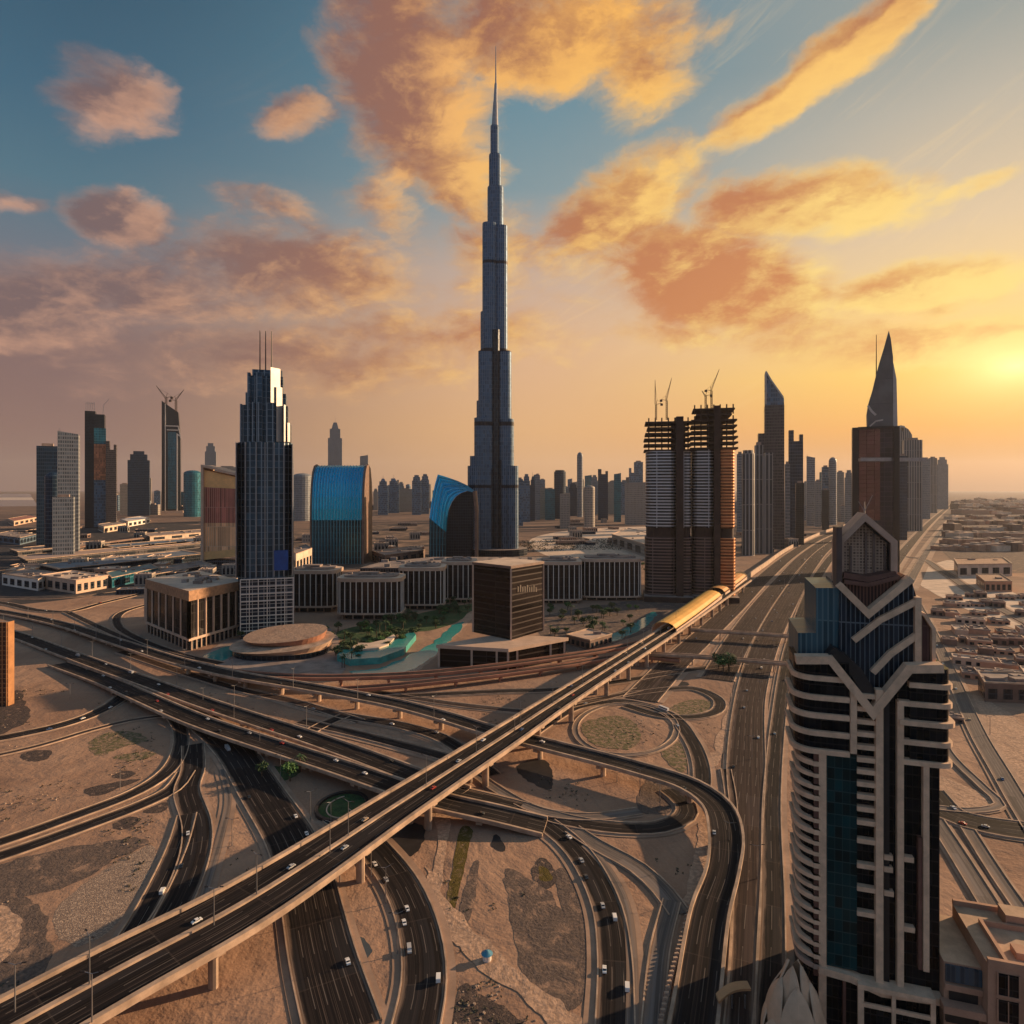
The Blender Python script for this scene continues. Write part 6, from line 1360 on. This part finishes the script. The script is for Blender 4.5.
# ------------------------------------------------------------------ posts and lamps
def post(px, py, z_, h, lab, arm=0):
    x, y = G(px, py, z_); t = thing('street_lamp', lab, 'street lamp', (x, y, z_), 'street lamps')
    mb = MB(); mb.bar((x, y, z_), (x, y, z_ + h), (.22, .12), 0, 6); mb.build('pole', STEEL, t)
    mb = MB(); mb.bar((x, y, z_ + h - .1), (x + 2.2, y, z_ + h + .5), .09, 0, 5); mb.bar((x, y, z_ + h - .1), (x - 2.2, y, z_ + h + .5), .09, 0, 5); mb.build('arm', STEEL, t)
    mb = MB(); mb.box(x + 1.9, x + 3.1, y - .2, y + .2, z_ + h + .42, z_ + h + .62); mb.build('lamp_head', DARK, t); mb = MB(); mb.box(x - 3.1, x - 1.9, y - .2, y + .2, z_ + h + .42, z_ + h + .62); mb.build('lamp_head', DARK, t)
for px, py, z_, h, lb in ((15, 1012, 17.3, 13, 'first lamp from the left on the near end of the diagonal flyover'), (92, 1022, 17.3, 13, 'second lamp from the left on the near end of the diagonal flyover'), (214, 925, 17.3, 12, 'lamp on the diagonal flyover above the dark cut road'), (330, 852, 17.3, 12, 'lamp on the diagonal flyover left of the bright cars'),
    (640, 796, 0, 14, 'lamp post on the sand inside the loop ramp, left of two'), (660, 812, 0, 14, 'lamp post on the sand inside the loop ramp, right of two'), (617, 782, 0, 5, 'short lamp post on the sand under the curving flyover'),
    (752, 760, 0, 14, 'lamp in the highway median beside the loop ramp'), (760, 700, 0, 14, 'lamp in the highway median before the slim footbridges'), (757, 880, 0, 14, 'lamp in the highway median left of the near tower balconies'), (774, 655, 0, 14, 'lamp in the highway median between the slim footbridges'),
    (232, 846, 0, 12, 'lamp on the sand wedge left of the dark cut road'), (420, 800, 0, 12, 'lamp standing under the middle of the diagonal flyover'), (70, 700, 0, 12, 'lamp beside the left service road'), (120, 790, 0, 12, 'lamp beside the two left ramps'), (990, 735, 0, 12, 'lamp along the street right of the near tower')):
    post(px, py, z_, h, lb)

LP = [o for o in COL.objects if o.name == 'street_lamp.007'][0]
def lamps(key, lo, hi, n, off, h0, ds):
    pa = PATHS[key]
    for k in range(n):
        c, nn, h, r = pa[int((lo + (hi - lo) * k / n) * (len(pa) - 1))]; p = c + nn * (h * off[0] + off[1])
        o = LP.copy(); COL.objects.link(o); o.location = (p.x, p.y, c.z + h0); o.rotation_euler = (0, 0, atan2(nn.y, nn.x)); o['label'] = 'street lamp ' + ds; o['group'] = 'street lamps ' + ds
        for ch in LP.children: q = ch.copy(); COL.objects.link(q); q.parent = o
lamps('highway_east', .04, .8, 18, (1, 1.6), .1, 'in the verge along the widest highway carriageway')
lamps('diagonal', .05, .78, 13, (0, .6), .8, 'on the median barrier of the diagonal flyover')
lamps('twin_upper', .2, .95, 8, (1, -.4), 1.1, 'on the parapet of the upper twin flyover')
lamps('viaduct', .2, .85, 12, (-1, .4), 1.1, 'on the parapet of the long curving flyover')
lamps('centre_bend', .1, .95, 5, (-1, -1.6), .1, 'beside the bend at the bottom centre')
lamps('dark_cut', .1, .95, 6, (1, 1.6), .1, 'beside the dark road passing under the diagonal flyover')
# ------------------------------------------------------------------ vehicles
PAINT = {}
for nm, c in (('white', (.78, .76, .73)), ('silver', (.42, .42, .42)), ('black', (.02, .02, .022)), ('red', (.35, .03, .02)), ('blue', (.04, .09, .22)), ('sand coloured', (.45, .34, .24))):
    m, b = mat(nm.replace(' ', '_') + '_paint'); b.inputs['Base Color'].default_value = (*c, 1); b.inputs['Roughness'].default_value = .3; b.inputs['Coat Weight'].default_value = .6; PAINT[nm] = m
m, b = mat('car_glass'); b.inputs['Base Color'].default_value = (.015, .018, .02, 1); b.inputs['Roughness'].default_value = .08; CGL = m
TYRE = plain('tyre_rubber', (.02, .02, .02), .9)
def vehicle(kind, colr):
    Lh, wd = {'car': (2.3, .92), 'van': (2.7, 1.0), 'lorry': (4.6, 1.25), 'bus': (6.0, 1.3)}[kind]
    t = thing({'car': 'car', 'van': 'van', 'lorry': 'lorry', 'bus': 'bus'}[kind], 'proto', kind, (0, 0, 0), rot=0)
    prof = {'car': [(-Lh, .35), (-Lh, .85), (-Lh + .15, .98), (-1.35, 1.05), (-.75, 1.48), (.75, 1.5), (1.45, 1.02), (Lh - .1, .9), (Lh, .75), (Lh, .35)],
            'van': [(-Lh, .35), (-Lh, 2.0), (-Lh + .2, 2.1), (1.2, 2.1), (1.9, 1.25), (Lh, 1.05), (Lh, .35)],
            'lorry': [(-Lh, .6), (-Lh, 3.3), (2.5, 3.3), (2.5, 1.0), (2.7, 1.0), (2.7, 2.6), (4.2, 2.6), (Lh, 1.6), (Lh, .6)],
            'bus': [(-Lh, .4), (-Lh, 2.9), (-Lh + .2, 3.05), (Lh - .3, 3.05), (Lh, 2.7), (Lh, .4)]}[kind]
    mb = MB()
    mb.extr(prof, -wd, wd); mb.build('body', PAINT[colr], t)
    mb = MB(); a, b_, z0, z1 = {'car': (-1.0, 1.0, 1.08, 1.38), 'van': (.2, 1.5, 1.3, 1.85), 'lorry': (3.0, 4.1, 1.7, 2.4), 'bus': (-5.6, 5.5, 1.5, 2.5)}[kind]
    mb.box(a, b_, -wd - .015, wd + .015, z0, z1)
    if kind == 'car': mb.face([(1.43, -.78, 1.06), (1.43, .78, 1.06), (.82, .7, 1.49), (.82, -.7, 1.49)]); mb.face([(-1.33, -.78, 1.10), (-1.33, .78, 1.10), (-.81, .7, 1.48), (-.81, -.7, 1.48)])
    if kind == 'car': mb.v = [(x + (.02 if abs(x) > .81 and k > 23 else 0) * (1 if x > 0 else -1), y, z + (.015 if k > 23 else 0)) for k, (x, y, z) in enumerate(mb.v)]
    mb.build('windows', CGL, t)
    for sx in (-Lh * .62, Lh * .62):
        for sy in (-wd, wd):
            mb = MB(); mb.bar((sx, sy - .12, .33), (sx, sy + .12, .33), .33 if kind in ('car', 'van') else .48, 0, 10); mb.build('wheel', TYRE, t)
    return t
VP = {}
r5 = random.Random(77); 
def put_vehicle(key, f, lane, kind, colr, desc, flip=False):
    pa = PATHS[key]; i = max(1, min(len(pa) - 2, int(f * (len(pa) - 1)))); c, n, h, r = pa[i]; d = Vector((n.y, -n.x)); an = atan2(d.y, d.x) + (pi if flip else 0)
    off = lane * h; p = c + n * off; z_ = c.z + (.03 if c.z > .8 else .62)
    dz = pa[i + 1][0].z - pa[i - 1][0].z
    lb = f"{colr} {kind} {desc}"
    if (kind, colr) not in VP: o = vehicle(kind, colr); VP[(kind, colr)] = o; o.scale = (.72,) * 3; o.location = (p.x, p.y, z_); o.rotation_euler.z = an; o['label'] = lb; o['group'] = f"{kind}s {desc}"
    else: o = dup(VP[(kind, colr)], (p.x, p.y, z_), an, lb, f"{kind}s {desc}", .72)
DESC = [('diagonal', 'on the broad diagonal flyover', 22, .06, .8), ('viaduct', 'on the long curving flyover', 12, .2, .98), ('twin_upper', 'on the upper twin flyover', 14, .15, .97), ('twin_lower', 'on the lower twin flyover', 16, .1, .97), ('dark_cut', 'on the dark road passing under the diagonal flyover', 11, .05, .95), ('centre_bend', 'on the bend at the bottom centre', 10, .1, .95), ('south_bend', 'on the bend right of the gravel meadow', 8, .1, .95),
        ('highway_east', 'on the widest highway carriageway', 34, .06, .75), ('highway_mid', 'on the middle highway carriageway', 16, .05, .6), ('highway_west', 'on the highway carriageway by the unfinished towers', 14, .05, .6), ('frontage', 'on the frontage road left of the near tower', 10, .08, .6), ('left_junction', 'on the left junction road', 2, .55, .8), ('left_fork', 'on the left fork road', 1, .6, .7), ('left_service', 'on the left service road', 3, .3, .9), ('loop_ramp', 'on the loop ramp', 3, .2, .8), ('east_street', 'on the street right of the near tower', 7, .2, .9), ('east_avenue', 'on the avenue right of the near tower', 4, .2, .8), ('desert_highway', 'on the desert highway', 8, .1, .7), ('north_slip', 'on the far left slip road', 3, .3, .9), ('median_road', 'on the road between the flyovers', 3, .2, .9)]
for key, ds, n, lo, hi in DESC:
    n = max(1, round(n * .9))
    for k in range(n):
        f = lo + (hi - lo) * (k + r5.uniform(.1, .9)) / n; lane = r5.choice((-.66, -.3, .3, .66)); kd = r5.choices(('car', 'van', 'lorry', 'bus'), (90, 6, 3, 1))[0]
        colr = r5.choices(('white', 'silver', 'black', 'red', 'blue', 'sand coloured'), (46, 22, 14, 6, 6, 6))[0] if kd == 'car' else r5.choice(('white', 'silver'))
        put_vehicle(key, f, lane, kd, colr, ds, lane > 0)

# ------------------------------------------------------------------ haze
m = bpy.data.materials.new('dusty_air'); m.use_nodes = True; T = m.node_tree; T.nodes.clear()
vo = T.nodes.new('ShaderNodeVolumePrincipled'); vo.inputs['Color'].default_value = (.80, .80, .84, 1); vo.inputs['Density'].default_value = HAZE; vo.inputs['Anisotropy'].default_value = .35
o_ = T.nodes.new('ShaderNodeOutputMaterial'); T.links.new(vo.outputs[0], o_.inputs['Volume'])
mb = MB(); mb.box(-R - 50, R + 50, -3050, R + 50, -1, 1400); tag(mb.build('haze', m), kind='stuff')
